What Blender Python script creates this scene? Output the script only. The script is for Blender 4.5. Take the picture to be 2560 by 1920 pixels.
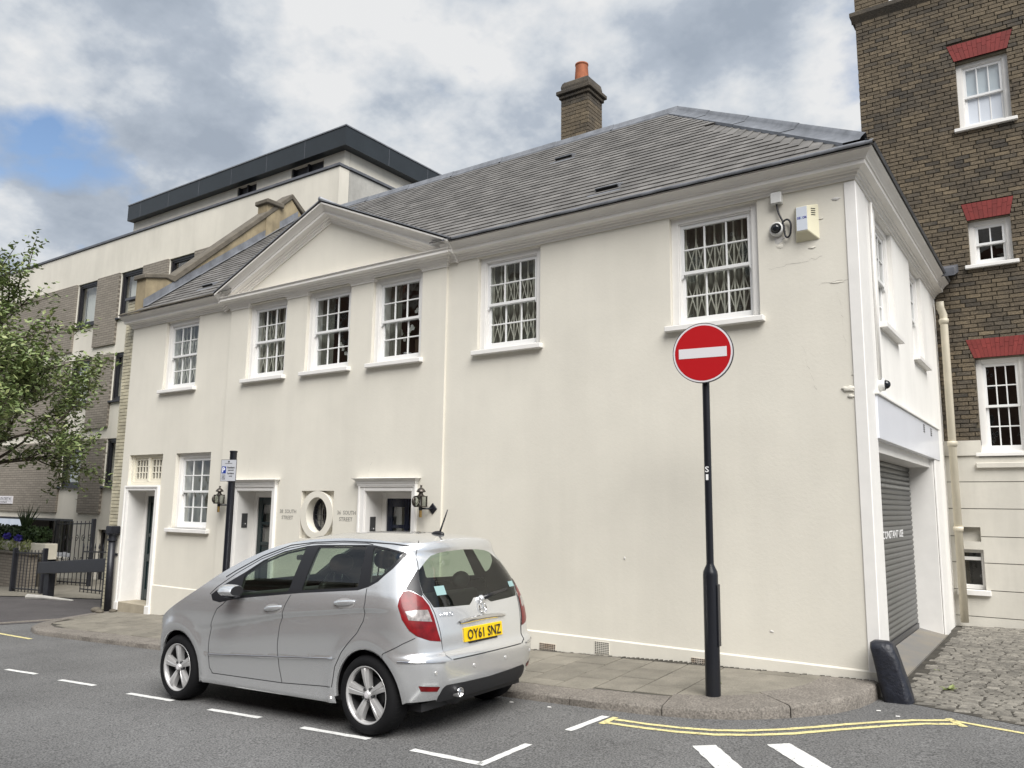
import bpy, bmesh, math, random, bisect, functools
import numpy as np
from mathutils import Vector, Matrix, geometry
random.seed(7)
for o in list(bpy.data.objects): bpy.data.objects.remove(o, do_unlink=True)
scene = bpy.context.scene
COL = scene.collection
R_ = math.radians

# ------------------------------------------------------------------ camera
CAM = Vector((0.0, -8.15, 1.626))
yaw, pitch, roll = R_(-35.0946), R_(8.6211), R_(0.7463)
d = Vector((math.sin(yaw)*math.cos(pitch), math.cos(yaw)*math.cos(pitch), math.sin(pitch)))
r0 = Vector((math.cos(yaw), -math.sin(yaw), 0)); u0 = r0.cross(d)
rr = math.cos(roll)*r0 + math.sin(roll)*u0; uu = -math.sin(roll)*r0 + math.cos(roll)*u0
cd = bpy.data.cameras.new('camera'); cam = bpy.data.objects.new('camera', cd); COL.objects.link(cam)
m = Matrix((rr, uu, -d)).transposed().to_4x4(); m.translation = CAM; cam.matrix_world = m
cd.sensor_width = 36; cd.sensor_fit = 'HORIZONTAL'; cd.lens = 27.965; cd.clip_end = 2000; cd.clip_start = 0.05
scene.camera = cam

# ------------------------------------------------------------------ sky, sun, exposure
SUN_EL, SUN_AZ = R_(50), R_(129)            # azimuth from +y towards +x
world = bpy.data.worlds.new('World'); scene.world = world; world.use_nodes = True
nt = world.node_tree; nt.nodes.clear()
def N(tree, t, **kw):
    n = tree.nodes.new(t)
    for k, v in kw.items():
        if k.startswith('i_'):
            key = k[2:]; key = int(key) if key.isdigit() else key.replace('_', ' ')
            n.inputs[key].default_value = v
        else: setattr(n, k, v)
    return n
def ramp(tree, stops, interp='LINEAR'):
    n = tree.nodes.new('ShaderNodeValToRGB'); n.color_ramp.interpolation = interp
    el = n.color_ramp.elements
    while len(el) > 1: el.remove(el[-1])
    for i, (p, c) in enumerate(stops):
        e = el[0] if i == 0 else el.new(p)
        e.position = p; e.color = (c, c, c, 1) if not hasattr(c, '__len__') else (*c, 1)
    return n
L = nt.links.new
sky = N(nt, 'ShaderNodeTexSky', sky_type='NISHITA', sun_disc=False, sun_elevation=SUN_EL, sun_rotation=SUN_AZ)
sky.air_density = 1.0; sky.dust_density = 0.6
tc = N(nt, 'ShaderNodeTexCoord'); sx = N(nt, 'ShaderNodeSeparateXYZ'); L(tc.outputs['Generated'], sx.inputs[0])
mx = N(nt, 'ShaderNodeMath', operation='MAXIMUM', i_1=0.0); L(sx.outputs['Z'], mx.inputs[0])
ad = N(nt, 'ShaderNodeMath', operation='ADD', i_1=0.38); L(mx.outputs[0], ad.inputs[0])
dx = N(nt, 'ShaderNodeMath', operation='DIVIDE'); L(sx.outputs['X'], dx.inputs[0]); L(ad.outputs[0], dx.inputs[1])
dy = N(nt, 'ShaderNodeMath', operation='DIVIDE'); L(sx.outputs['Y'], dy.inputs[0]); L(ad.outputs[0], dy.inputs[1])
cb = N(nt, 'ShaderNodeCombineXYZ', i_Z=7.9); L(dx.outputs[0], cb.inputs[0]); L(dy.outputs[0], cb.inputs[1])
n1 = N(nt, 'ShaderNodeTexNoise', i_Scale=1.7, i_Detail=8, i_Roughness=0.52, i_Distortion=0.0); L(cb.outputs[0], n1.inputs['Vector'])
n2 = N(nt, 'ShaderNodeTexNoise', i_Scale=4.2, i_Detail=12, i_Roughness=0.56, i_Distortion=0.0); L(cb.outputs[0], n2.inputs['Vector'])
msk = ramp(nt, [(0.34, 0), (0.40, 1)]); L(n1.outputs['Fac'], msk.inputs[0])
cc = ramp(nt, [(0.36, (0.47, 0.54, 0.64)), (0.46, (0.60, 0.67, 0.77)), (0.53, (0.84, 0.89, 0.95)), (0.61, (1.06, 1.07, 1.08))]); L(n2.outputs['Fac'], cc.inputs[0])
b1 = N(nt, 'ShaderNodeBackground', i_Strength=0.08); L(sky.outputs[0], b1.inputs[0])
b2 = N(nt, 'ShaderNodeBackground', i_Strength=0.37); L(cc.outputs[0], b2.inputs[0])
mxs = N(nt, 'ShaderNodeMixShader'); L(msk.outputs[0], mxs.inputs[0]); L(b1.outputs[0], mxs.inputs[1]); L(b2.outputs[0], mxs.inputs[2])
wo = N(nt, 'ShaderNodeOutputWorld'); L(mxs.outputs[0], wo.inputs[0])
sl = bpy.data.lights.new('sun', 'SUN'); sl.energy = 2.7; sl.angle = R_(45); sl.color = (1.0, 0.975, 0.94)
so = bpy.data.objects.new('sun', sl); COL.objects.link(so)
to_sun = Vector((math.sin(SUN_AZ)*math.cos(SUN_EL), math.cos(SUN_AZ)*math.cos(SUN_EL), math.sin(SUN_EL)))
so.rotation_euler = to_sun.to_track_quat('Z', 'Y').to_euler(); so.location = (10, -20, 30)
vs = scene.view_settings; vs.view_transform = 'Standard'; vs.look = 'None'; vs.gamma = 1; vs.use_curve_mapping = False
vs.exposure = 1.06

# ------------------------------------------------------------------ materials
MT = {}
def mat(name, col, rough=0.6, var=0.0, scale=3.0, bump=0.0, bscale=60.0, metal=0.0, spec=0.5, coat=0.0, col2=None,
        streak=None, speck=0.0, wear=None, coords='Object', rnd=0.0, trans=0.0, alpha=1.0, detail=6):
    mt = bpy.data.materials.new(name); mt.use_nodes = True; t = mt.node_tree; b = t.nodes['Principled BSDF']
    b.inputs['Roughness'].default_value = rough; b.inputs['Metallic'].default_value = metal
    b.inputs['Specular IOR Level'].default_value = spec; b.inputs['Coat Weight'].default_value = coat
    b.inputs['Coat Roughness'].default_value = 0.04
    b.inputs['Base Color'].default_value = (*col, 1)
    c = N(t, 'ShaderNodeTexCoord')
    if coords == 'World':
        g = N(t, 'ShaderNodeNewGeometry'); src = g.outputs['Position']
    else: src = c.outputs[coords]
    cur = None
    if var or col2:
        nz = N(t, 'ShaderNodeTexNoise', i_Scale=scale, i_Detail=detail, i_Roughness=0.6); t.links.new(src, nz.inputs['Vector'])
        c2 = col2 if col2 else tuple(max(0, x*(1-var)) for x in col)
        c1 = col if col2 else tuple(min(1, x*(1+var)) for x in col)
        rp = ramp(t, [(0.33, c2), (0.67, c1)]); t.links.new(nz.outputs['Fac'], rp.inputs[0]); cur = rp.outputs[0]
    def mulc(cur, fac_out, a, bb):
        rp = ramp(t, [(0.0, a), (1.0, bb)]); t.links.new(fac_out, rp.inputs[0])
        mm = N(t, 'ShaderNodeMix', data_type='RGBA', blend_type='MULTIPLY'); mm.inputs[0].default_value = 1
        if cur is None: mm.inputs[6].default_value = (*col, 1)
        else: t.links.new(cur, mm.inputs[6])
        t.links.new(rp.outputs[0], mm.inputs[7]); return mm.outputs[2]
    if streak:                                   # vertical weather streaks
        mp = N(t, 'ShaderNodeMapping'); mp.inputs['Scale'].default_value = streak[0]; t.links.new(src, mp.inputs[0])
        nz = N(t, 'ShaderNodeTexNoise', i_Scale=1.0, i_Detail=5, i_Roughness=0.65); t.links.new(mp.outputs[0], nz.inputs['Vector'])
        rp = ramp(t, [(0.38, 1-streak[1]), (0.6, 1.0)]); t.links.new(nz.outputs['Fac'], rp.inputs[0])
        cur = mulc(cur, rp.outputs[0], 0.0, 1.0)
    if speck:
        nz = N(t, 'ShaderNodeTexNoise', i_Scale=bscale*1.3, i_Detail=3, i_Roughness=0.7); t.links.new(src, nz.inputs['Vector'])
        rp = ramp(t, [(0.35, 1-speck), (0.65, 1+speck)]); t.links.new(nz.outputs['Fac'], rp.inputs[0])
        mm = N(t, 'ShaderNodeMix', data_type='RGBA', blend_type='MULTIPLY'); mm.inputs[0].default_value = 1
        if cur is None: mm.inputs[6].default_value = (*col, 1)
        else: t.links.new(cur, mm.inputs[6])
        t.links.new(rp.outputs[0], mm.inputs[7]); cur = mm.outputs[2]
    if wear:                                     # worn through to another colour in small flecks
        nz = N(t, 'ShaderNodeTexNoise', i_Scale=38, i_Detail=6, i_Roughness=0.75); t.links.new(src, nz.inputs['Vector'])
        rp = ramp(t, [(wear[1], 0.0), (wear[1]+.05, 1.0)]); t.links.new(nz.outputs['Fac'], rp.inputs[0])
        mm = N(t, 'ShaderNodeMix', data_type='RGBA', blend_type='MIX'); t.links.new(rp.outputs[0], mm.inputs[0]); mm.inputs[6].default_value = (*wear[0], 1)
        if cur is None: mm.inputs[7].default_value = (*col, 1)
        else: t.links.new(cur, mm.inputs[7])
        cur = mm.outputs[2]
    if rnd:                                      # each object its own shade
        oi = N(t, 'ShaderNodeObjectInfo'); gi = N(t, 'ShaderNodeNewGeometry'); sm_ = N(t, 'ShaderNodeMath', operation='ADD'); fr_ = N(t, 'ShaderNodeMath', operation='FRACT')
        t.links.new(oi.outputs['Random'], sm_.inputs[0]); t.links.new(gi.outputs['Random Per Island'], sm_.inputs[1]); t.links.new(sm_.outputs[0], fr_.inputs[0])
        rp = ramp(t, [(0, 1-rnd), (1, 1+rnd)]); t.links.new(fr_.outputs[0], rp.inputs[0])
        mm = N(t, 'ShaderNodeMix', data_type='RGBA', blend_type='MULTIPLY'); mm.inputs[0].default_value = 1
        if cur is None: mm.inputs[6].default_value = (*col, 1)
        else: t.links.new(cur, mm.inputs[6])
        t.links.new(rp.outputs[0], mm.inputs[7]); cur = mm.outputs[2]
    if cur is not None: t.links.new(cur, b.inputs['Base Color'])
    if bump:
        nz = N(t, 'ShaderNodeTexNoise', i_Scale=bscale, i_Detail=6, i_Roughness=0.65); t.links.new(src, nz.inputs['Vector'])
        bp = N(t, 'ShaderNodeBump', i_Strength=bump, i_Distance=0.01); t.links.new(nz.outputs['Fac'], bp.inputs['Height'])
        t.links.new(bp.outputs[0], b.inputs['Normal'])
    MT[name] = mt; return mt
def glassmat(name, tint, rough=0.0, refl=1.0, wob=0.0, base=0.07):
    mt = bpy.data.materials.new(name); mt.use_nodes = True; t = mt.node_tree; t.nodes.clear()
    o = N(t, 'ShaderNodeOutputMaterial'); tr = N(t, 'ShaderNodeBsdfTransparent'); tr.inputs[0].default_value = (*tint, 1)
    gl = N(t, 'ShaderNodeBsdfGlossy', i_Roughness=rough); gl.inputs[0].default_value = (refl, refl, refl, 1)
    gm = N(t, 'ShaderNodeNewGeometry'); dt = N(t, 'ShaderNodeVectorMath', operation='DOT_PRODUCT'); t.links.new(gm.outputs['Normal'], dt.inputs[0]); t.links.new(gm.outputs['Incoming'], dt.inputs[1])
    ab = N(t, 'ShaderNodeMath', operation='ABSOLUTE'); t.links.new(dt.outputs['Value'], ab.inputs[0]); om = N(t, 'ShaderNodeMath', operation='SUBTRACT', i_0=1.0); t.links.new(ab.outputs[0], om.inputs[1])
    pw_ = N(t, 'ShaderNodeMath', operation='POWER', i_1=5.0); t.links.new(om.outputs[0], pw_.inputs[0]); fr = N(t, 'ShaderNodeMath', operation='MULTIPLY_ADD', i_1=0.93, i_2=base); t.links.new(pw_.outputs[0], fr.inputs[0]); ms = N(t, 'ShaderNodeMixShader')
    if wob:
        nz = N(t, 'ShaderNodeTexNoise', i_Scale=3.0); c = N(t, 'ShaderNodeTexCoord'); t.links.new(c.outputs['Object'], nz.inputs['Vector'])
        bp = N(t, 'ShaderNodeBump', i_Strength=wob, i_Distance=0.02); t.links.new(nz.outputs['Fac'], bp.inputs['Height']); t.links.new(bp.outputs[0], gl.inputs['Normal'])
    t.links.new(fr.outputs[0], ms.inputs[0]); t.links.new(tr.outputs[0], ms.inputs[1]); t.links.new(gl.outputs[0], ms.inputs[2]); t.links.new(ms.outputs[0], o.inputs[0])
    MT[name] = mt; return mt
# material palette
mat('stucco', (0.690, 0.660, 0.580), 0.85, var=0.045, scale=0.9, bump=0.16, bscale=28, streak=((4, 4, 0.25), 0.024), coords='World', detail=10)
mat('stucco_side', (0.80, 0.785, 0.745), 0.8, var=0.035, scale=1.2, bump=0.12, bscale=25, streak=((2, 2, 0.3), 0.06), coords='World')
mat('stucco_patch', (0.60, 0.585, 0.555), 0.9, var=0.06, scale=4, bump=0.4, bscale=30, coords='World')
mat('stucco_base', (0.60, 0.575, 0.51), 0.85, var=0.06, scale=1.4, bump=0.15, bscale=25, streak=((2, 2, 0.35), 0.10), coords='World')
mat('white_paint', (0.78, 0.765, 0.735), 0.45, var=0.03, scale=5, bump=0.04, bscale=40, coords='World')
mat('cornice_paint', (0.78, 0.755, 0.71), 0.6, var=0.035, scale=2, bump=0.06, bscale=30, coords='World')
mat('sash_paint', (0.78, 0.78, 0.77), 0.35, coords='World')
mat('cream_paint', (0.72, 0.68, 0.57), 0.6, var=0.05, scale=5, coords='World')
mat('slate', (0.168, 0.161, 0.152), 0.8, spec=0.3, var=0.14, scale=3, bump=0.35, bscale=22, rnd=0.13, streak=((3.2, 3.2, 0.6), 0.30), coords='World')
mat('lead', (0.215, 0.225, 0.245), 0.45, var=0.18, scale=4, bump=0.2, bscale=12, metal=0.25, coords='World', streak=((7, 7, 2), 0.2))
mat('lead_dark', (0.10, 0.105, 0.12), 0.5, var=0.2, scale=4, coords='World')
mat('stock_brick', (0.148, 0.117, 0.077), 0.9, col2=(0.078, 0.064, 0.047), scale=2.6, bump=0.7, bscale=45, rnd=0.16, coords='World', speck=0.4, detail=9)
mat('stock_brick_b', (0.175, 0.138, 0.090), 0.9, col2=(0.108, 0.086, 0.058), scale=4, bump=0.6, bscale=45, rnd=0.18, coords='World', speck=0.3, detail=9)
mat('soot_brick', (0.105, 0.086, 0.062), 0.9, col2=(0.052, 0.046, 0.038), scale=3, bump=0.6, bscale=45, rnd=0.2, coords='World', speck=0.35)
mat('mortar', (0.22, 0.20, 0.155), 0.95, var=0.25, scale=4, bump=0.4, bscale=60, coords='World')
mat('mortar_pale', (0.42, 0.37, 0.26), 0.95, var=0.2, scale=6, bump=0.4, bscale=60, coords='World')
mat('mortar_dark', (0.150, 0.130, 0.094), 0.95, var=0.4, scale=1.3, bump=0.4, bscale=60, coords='World')
mat('red_brick', (0.190, 0.026, 0.022), 0.75, var=0.10, scale=8, bump=0.2, bscale=50, rnd=0.12, coords='World')
mat('red_joint', (0.10, 0.020, 0.018), 0.85)
mat('glazed_brick', (0.46, 0.42, 0.30), 0.35, var=0.14, scale=5, rnd=0.16, coords='World', bump=0.08)
mat('glazed_joint', (0.10, 0.085, 0.06), 0.9)
mat('terracotta', (0.36, 0.115, 0.05), 0.8, var=0.2, scale=6, bump=0.15, coords='World', streak=((8, 8, 2), 0.25))
mat('asphalt', (0.122, 0.121, 0.119), 0.85, var=0.20, scale=0.55, bump=0.9, bscale=55, speck=0.7, coords='World', detail=12)
mat('asphalt_ramp', (0.070, 0.064, 0.064), 0.9, var=0.15, scale=2, bump=0.8, bscale=90, speck=0.5, coords='World')
mat('slab', (0.178, 0.163, 0.133), 0.85, var=0.17, scale=3.5, bump=0.30, bscale=55, speck=0.14, rnd=0.12, coords='World', detail=9)
mat('slab_bed', (0.055, 0.05, 0.04), 0.95, var=0.3, scale=9, coords='World')
mat('granite_kerb', (0.165, 0.148, 0.128), 0.8, var=0.14, scale=6, bump=0.7, bscale=45, speck=0.42, rnd=0.08, coords='World')
mat('sett', (0.170, 0.158, 0.135), 0.75, var=0.28, scale=9, bump=0.5, bscale=40, rnd=0.28, coords='World', speck=0.2)
mat('sett_bed', (0.050, 0.045, 0.036), 0.95, var=0.4, scale=5, bump=0.5, coords='World')
mat('white_line', (0.66, 0.66, 0.64), 0.7, wear=((0.14, 0.14, 0.14), 0.36), var=0.06, scale=12, speck=0.16, bump=0.4, bscale=80, coords='World')
mat('yellow_line', (0.66, 0.585, 0.28), 0.7, wear=((0.15, 0.145, 0.12), 0.38), var=0.12, scale=10, speck=0.22, bump=0.4, bscale=80, coords='World')
mat('black_gloss', (0.008, 0.009, 0.013), 0.32, bump=0.03, bscale=30)
mat('black_iron', (0.012, 0.013, 0.018), 0.42, var=0.3, scale=10, bump=0.12, bscale=40, coords='World')
mat('tar_black', (0.012, 0.014, 0.022), 0.42, var=0.35, scale=14, bump=0.9, bscale=22, coords='World')
mat('door_green', (0.008, 0.020, 0.022), 0.28, coords='World')
mat('door_navy', (0.006, 0.010, 0.026), 0.25, coords='World')
mat('brass', (0.42, 0.28, 0.10), 0.38, metal=0.9, var=0.2, scale=15)
mat('chrome_soft', (0.62, 0.62, 0.63), 0.22, metal=0.9)
mat('lamp_metal', (0.075, 0.066, 0.058), 0.38, metal=0.7, var=0.2, scale=20)
mat('steel_dark', (0.085, 0.085, 0.088), 0.45, metal=0.4)
mat('shutter', (0.105, 0.106, 0.102), 0.42, metal=0.15, var=0.06, scale=3, streak=((3, 3, .5), .12), coords='World')
mat('shutter_hole', (0.42, 0.42, 0.40), 0.6)
mat('fascia_pvc', (0.72, 0.74, 0.79), 0.25, var=0.02, scale=2, coords='World')
mat('pipe_cream', (0.62, 0.57, 0.455), 0.45, var=0.06, scale=4, coords='World', streak=((9, 9, .7), .15))
mat('render_cream', (0.66, 0.625, 0.545), 0.9, var=0.05, scale=0.8, bump=0.1, bscale=20, coords='World', streak=((1.5, 1.5, .25), 0.09))
mat('render_grey', (0.40, 0.39, 0.36), 0.9, var=0.14, scale=2.0, bump=0.4, bscale=20, coords='World', streak=((1.5, 1.5, .25), 0.2))
mat('parapet_render', (0.33, 0.27, 0.17), 0.9, var=0.2, scale=3.0, bump=0.4, bscale=20, coords='World', streak=((3, 3, .5), 0.3))
mat('coping_stone', (0.120, 0.105, 0.082), 0.9, var=0.25, scale=5, bump=0.6, bscale=25, coords='World')
mat('zinc_dark', (0.022, 0.028, 0.033), 0.42, var=0.12, scale=1.5, coords='World', metal=0.2)
mat('frame_black', (0.012, 0.012, 0.016), 0.4)
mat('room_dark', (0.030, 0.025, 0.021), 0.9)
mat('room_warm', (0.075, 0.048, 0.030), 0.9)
mat('curtain', (0.17, 0.172, 0.145), 0.9, var=0.08, scale=4, coords='World')
mat('curtain_white', (0.62, 0.60, 0.57), 0.9, coords='World')
mat('grille_cream', (0.62, 0.60, 0.52), 0.5)
mat('petal', (0.78, 0.78, 0.74), 0.7)
mat('stem', (0.05, 0.10, 0.03), 0.6)
mat('carved', (0.23, 0.22, 0.20), 0.9)
mat('sign_red', (0.42, 0.010, 0.014), 0.30)
mat('sign_white', (0.66, 0.64, 0.66), 0.35)
mat('sign_back', (0.05, 0.05, 0.055), 0.5)
mat('sign_grey', (0.46, 0.47, 0.50), 0.4)
mat('sign_blue', (0.010, 0.040, 0.26), 0.4)
mat('print_black', (0.012, 0.012, 0.014), 0.5)
mat('print_white', (0.80, 0.80, 0.80), 0.5)
mat('alarm_cream', (0.72, 0.68, 0.50), 0.4, var=0.03, scale=4)
mat('alarm_panel', (0.60, 0.64, 0.70), 0.4)
mat('alarm_text', (0.02, 0.03, 0.30), 0.4)
mat('alarm_text_pale', (0.35, 0.50, 0.66), 0.4)
mat('pvc_white', (0.66, 0.66, 0.64), 0.4)
mat('dome_black', (0.012, 0.014, 0.018), 0.06)
mat('cable', (0.012, 0.012, 0.016), 0.45)
mat('vent_rust', (0.36, 0.27, 0.19), 0.8, col2=(0.58, 0.54, 0.48), scale=20, coords='World')
mat('hole_black', (0.006, 0.006, 0.006), 0.9)
mat('wood_step', (0.33, 0.29, 0.22), 0.9, var=0.15, scale=6, bump=0.4, coords='World')
mat('threshold', (0.22, 0.195, 0.155), 0.8, col2=(0.15, 0.152, 0.155), scale=1.6, bump=0.3, bscale=30, coords='World')
mat('bark', (0.075, 0.062, 0.045), 0.95, var=0.3, scale=14, bump=0.8, bscale=25, coords='World')
mat('leaf', (0.195, 0.250, 0.092), 0.5, col2=(0.135, 0.190, 0.066), scale=1.6, coords='World')
mat('leaf_light', (0.290, 0.325, 0.135), 0.5, col2=(0.200, 0.240, 0.090), scale=2.2, coords='World')
mat('hedge', (0.040, 0.075, 0.018), 0.6, col2=(0.018, 0.040, 0.010), scale=6, coords='World')
mat('flower_blue', (0.06, 0.045, 0.36), 0.7)
mat('wood_brown', (0.16, 0.062, 0.022), 0.55, var=0.2, scale=6, coords='World')
mat('cloth_white', (0.74, 0.73, 0.70), 0.7, var=0.05, scale=3)
# car
mat('car_silver', (0.77, 0.78, 0.788), 0.25, metal=0.76, coat=1.0, spec=0.5, bump=0.0)
mat('car_black', (0.010, 0.010, 0.012), 0.35)
mat('car_plastic', (0.018, 0.018, 0.020), 0.55)
mat('car_chrome', (0.75, 0.75, 0.76), 0.10, metal=1.0)
mat('car_alloy', (0.60, 0.595, 0.59), 0.28, metal=0.45)
mat('tyre', (0.007, 0.007, 0.008), 0.85, spec=0.25, bump=0.15, bscale=60)
mat('lamp_red', (0.15, 0.002, 0.004), 0.3, spec=0.3, coat=0.25, var=0.35, scale=16)
mat('lamp_clear', (0.26, 0.24, 0.23), 0.14, coat=0.6, var=0.4, scale=26)
mat('plate_yellow', (0.78, 0.52, 0.005), 0.35)
mat('seat_leather', (0.022, 0.020, 0.020), 0.5, var=0.2, scale=8)
mat('headrest_brown', (0.075, 0.035, 0.020), 0.5)
mat('car_inside', (0.055, 0.055, 0.055), 0.8)
mat('sticker', (0.26, 0.40, 0.40), 0.5)
mat('stone_far', (0.16, 0.085, 0.058), 0.9, var=0.25, scale=2, bump=0.2, coords='World')
mat('stone_trim', (0.45, 0.41, 0.34), 0.9, var=0.1, scale=2, coords='World')
glassmat('pane_glass', (0.86, 0.89, 0.88), wob=0.35, base=0.12)
glassmat('car_glass', (0.63, 0.71, 0.64))
glassmat('lamp_glass', (0.75, 0.77, 0.74))

# ------------------------------------------------------------------ geometry helpers
ORG = {}
def org(o): return ORG.get(o.name, Vector((0, 0, 0))) if o else Vector((0, 0, 0))
def tag(o, label=None, cat=None, group=None, kind=None):
    if label: o['label'] = label
    if cat: o['category'] = cat
    if group: o['group'] = group
    if kind: o['kind'] = kind
    return o
def thing(name, label, cat, loc=(0, 0, 0), group=None):
    o = bpy.data.objects.new(name, None); COL.objects.link(o); o.location = loc; o.empty_display_size = 0.2
    ORG[o.name] = Vector(loc); return tag(o, label, cat, group)
def link_mesh(name, me, parent=None, loc=None):
    o = bpy.data.objects.new(name, me); COL.objects.link(o)
    if parent: o.parent = parent; ORG[o.name] = org(parent)
    if loc is not None: o.location = loc
    return o
class MB:
    def __init__(s, O=(0, 0, 0), R=(1, 0, 0), I=(0, 1, 0)):
        s.v = []; s.f = []; s.O = Vector(O); s.R = Vector(R); s.I = Vector(I); s.Z = Vector((0, 0, 1)); s.smooth = False
    def P(s, p): return s.O + s.R*p[0] + s.I*p[1] + s.Z*p[2]
    def add(s, pts, faces):
        b = len(s.v); s.v += [s.P(p) for p in pts]; s.f += [tuple(b+i for i in f) for f in faces]; return s
    def box(s, x0, x1, y0, y1, z0, z1):
        if x0 > x1: x0, x1 = x1, x0
        if y0 > y1: y0, y1 = y1, y0
        if z0 > z1: z0, z1 = z1, z0
        return s.add([(x0,y0,z0),(x1,y0,z0),(x1,y1,z0),(x0,y1,z0),(x0,y0,z1),(x1,y0,z1),(x1,y1,z1),(x0,y1,z1)],
                     [(0,3,2,1),(4,5,6,7),(0,1,5,4),(1,2,6,5),(2,3,7,6),(3,0,4,7)])
    def prism(s, poly, lo, hi, ax='y'):
        f = {'y': lambda a, b, t: (a, t, b), 'x': lambda a, b, t: (t, a, b), 'z': lambda a, b, t: (a, b, t)}[ax]
        n = len(poly); ar = sum(poly[i][0]*poly[(i+1) % n][1]-poly[(i+1) % n][0]*poly[i][1] for i in range(n))
        if (ar > 0) == (ax == 'y'): poly = poly[::-1]
        pts = [f(a, b, lo) for a, b in poly] + [f(a, b, hi) for a, b in poly]
        return s.add(pts, [tuple(range(n))[::-1], tuple(range(n, 2*n))] + [(i, (i+1) % n, n+(i+1) % n, n+i) for i in range(n)])
    def tube(s, path, r, n=8, caps=True):
        path = [Vector(p) for p in path]; rs = r if hasattr(r, '__len__') else [r]*len(path)
        pts = []; prev = None
        for i, p in enumerate(path):
            t = (path[min(i+1, len(path)-1)]-path[max(i-1, 0)]).normalized()
            a = Vector((0, 0, 1)) if abs(t.z) < 0.95 else Vector((1, 0, 0))
            if prev is not None: a = prev
            x = (a - t*a.dot(t)).normalized(); y = t.cross(x); prev = x
            pts += [tuple(p + x*(rs[i]*math.cos(2*math.pi*k/n)) + y*(rs[i]*math.sin(2*math.pi*k/n))) for k in range(n)]
        fs = [(i*n+k, i*n+(k+1) % n, (i+1)*n+(k+1) % n, (i+1)*n+k) for i in range(len(path)-1) for k in range(n)]
        if caps: fs += [tuple(range(n))[::-1], tuple(range((len(path)-1)*n, len(path)*n))]
        return s.add(pts, fs)
    def lathe(s, prof, c, ax='z', n=24, closed=False):
        pts = []; c = Vector(c)
        for r, h in prof:
            for k in range(n):
                a = 2*math.pi*k/n; ca, sa = r*math.cos(a), r*math.sin(a)
                pts.append(tuple(c + Vector({'z': (ca, sa, h), 'y': (ca, h, sa), 'x': (h, ca, sa)}[ax])))
        m_ = len(prof)
        fs = [(i*n+k, i*n+(k+1) % n, ((i+1) % m_)*n+(k+1) % n, ((i+1) % m_)*n+k) for i in range(m_ if closed else m_-1) for k in range(n)]
        return s.add(pts, fs)
    def grid(s, rows):
        nr, nc = len(rows), len(rows[0])
        return s.add([p for r in rows for p in r], [(i*nc+j, i*nc+j+1, (i+1)*nc+j+1, (i+1)*nc+j) for i in range(nr-1) for j in range(nc-1)])
    def sphere(s, c, r, n=12, m_=8, sc=(1, 1, 1)):
        pts = [(c[0]+r*sc[0]*math.sin(math.pi*i/m_)*math.cos(2*math.pi*k/n), c[1]+r*sc[1]*math.sin(math.pi*i/m_)*math.sin(2*math.pi*k/n), c[2]+r*sc[2]*math.cos(math.pi*i/m_)) for i in range(m_+1) for k in range(n)]
        return s.add(pts, [(i*n+k, (i+1)*n+k, (i+1)*n+(k+1) % n, i*n+(k+1) % n) for i in range(m_) for k in range(n)])
    def mesh(s, name, mt, org_=Vector((0, 0, 0)), smooth=False):
        me = bpy.data.meshes.new(name); me.from_pydata([tuple(v-org_) for v in s.v], [], s.f)
        me.materials.append(MT[mt]); me.validate(); me.update()
        if smooth:
            for p in me.polygons: p.use_smooth = True
        return me
    def build(s, name, mt, parent=None, smooth=False, bevel=0.0, seg=1, loc=None, fixn=True, auto=None):
        og = org(parent) if parent else (Vector(loc) if loc is not None else Vector((0, 0, 0)))
        me = s.mesh(name, mt, og, smooth or auto is not None)
        if fixn:
            bm = bmesh.new(); bm.from_mesh(me); bmesh.ops.recalc_face_normals(bm, faces=bm.faces); bm.to_mesh(me); bm.free()
        if auto is not None: me.set_sharp_from_angle(angle=R_(auto))
        o = link_mesh(name, me, parent)
        if not parent and loc is not None: o.location = loc; ORG[o.name] = Vector(loc)
        if bevel:
            md = o.modifiers.new('bevel', 'BEVEL'); md.width = bevel; md.segments = seg; md.limit_method = 'ANGLE'; md.angle_limit = R_(40); md.harden_normals = False
        return o
def copies(proto_me, name, parent, mats):
    for mw in mats:
        o = bpy.data.objects.new(name, proto_me); COL.objects.link(o); o.parent = parent; ORG[o.name] = org(parent)
        o.matrix_basis = Matrix.Translation(-org(parent)) @ mw
def join_copies(verts, faces, name, mt, parent, mats, smooth=False):
    b = MB()
    for mw in mats:
        k = len(b.v); b.v += [mw @ Vector(v) for v in verts]; b.f += [tuple(k+i for i in f) for f in faces]
    o = b.build(name, mt, parent, smooth, fixn=False); o['kind'] = 'stuff'; return o
BOXV = [(-.5,-.5,-.5),(.5,-.5,-.5),(.5,.5,-.5),(-.5,.5,-.5),(-.5,-.5,.5),(.5,-.5,.5),(.5,.5,.5),(-.5,.5,.5)]
BOXF = [(0,3,2,1),(4,5,6,7),(0,1,5,4),(1,2,6,5),(2,3,7,6),(3,0,4,7)]
def boxmesh(name, mt, bev=0.0):
    me = bpy.data.meshes.new(name); bm = bmesh.new(); bmesh.ops.create_cube(bm, size=1)
    bm.to_mesh(me); bm.free(); me.materials.append(MT[mt]); return me
def boxM(x0, x1, y0, y1, z0, z1): return Matrix.Translation(((x0+x1)/2, (y0+y1)/2, (z0+z1)/2)) @ Matrix.Diagonal((x1-x0, y1-y0, z1-z0, 1))
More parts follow.
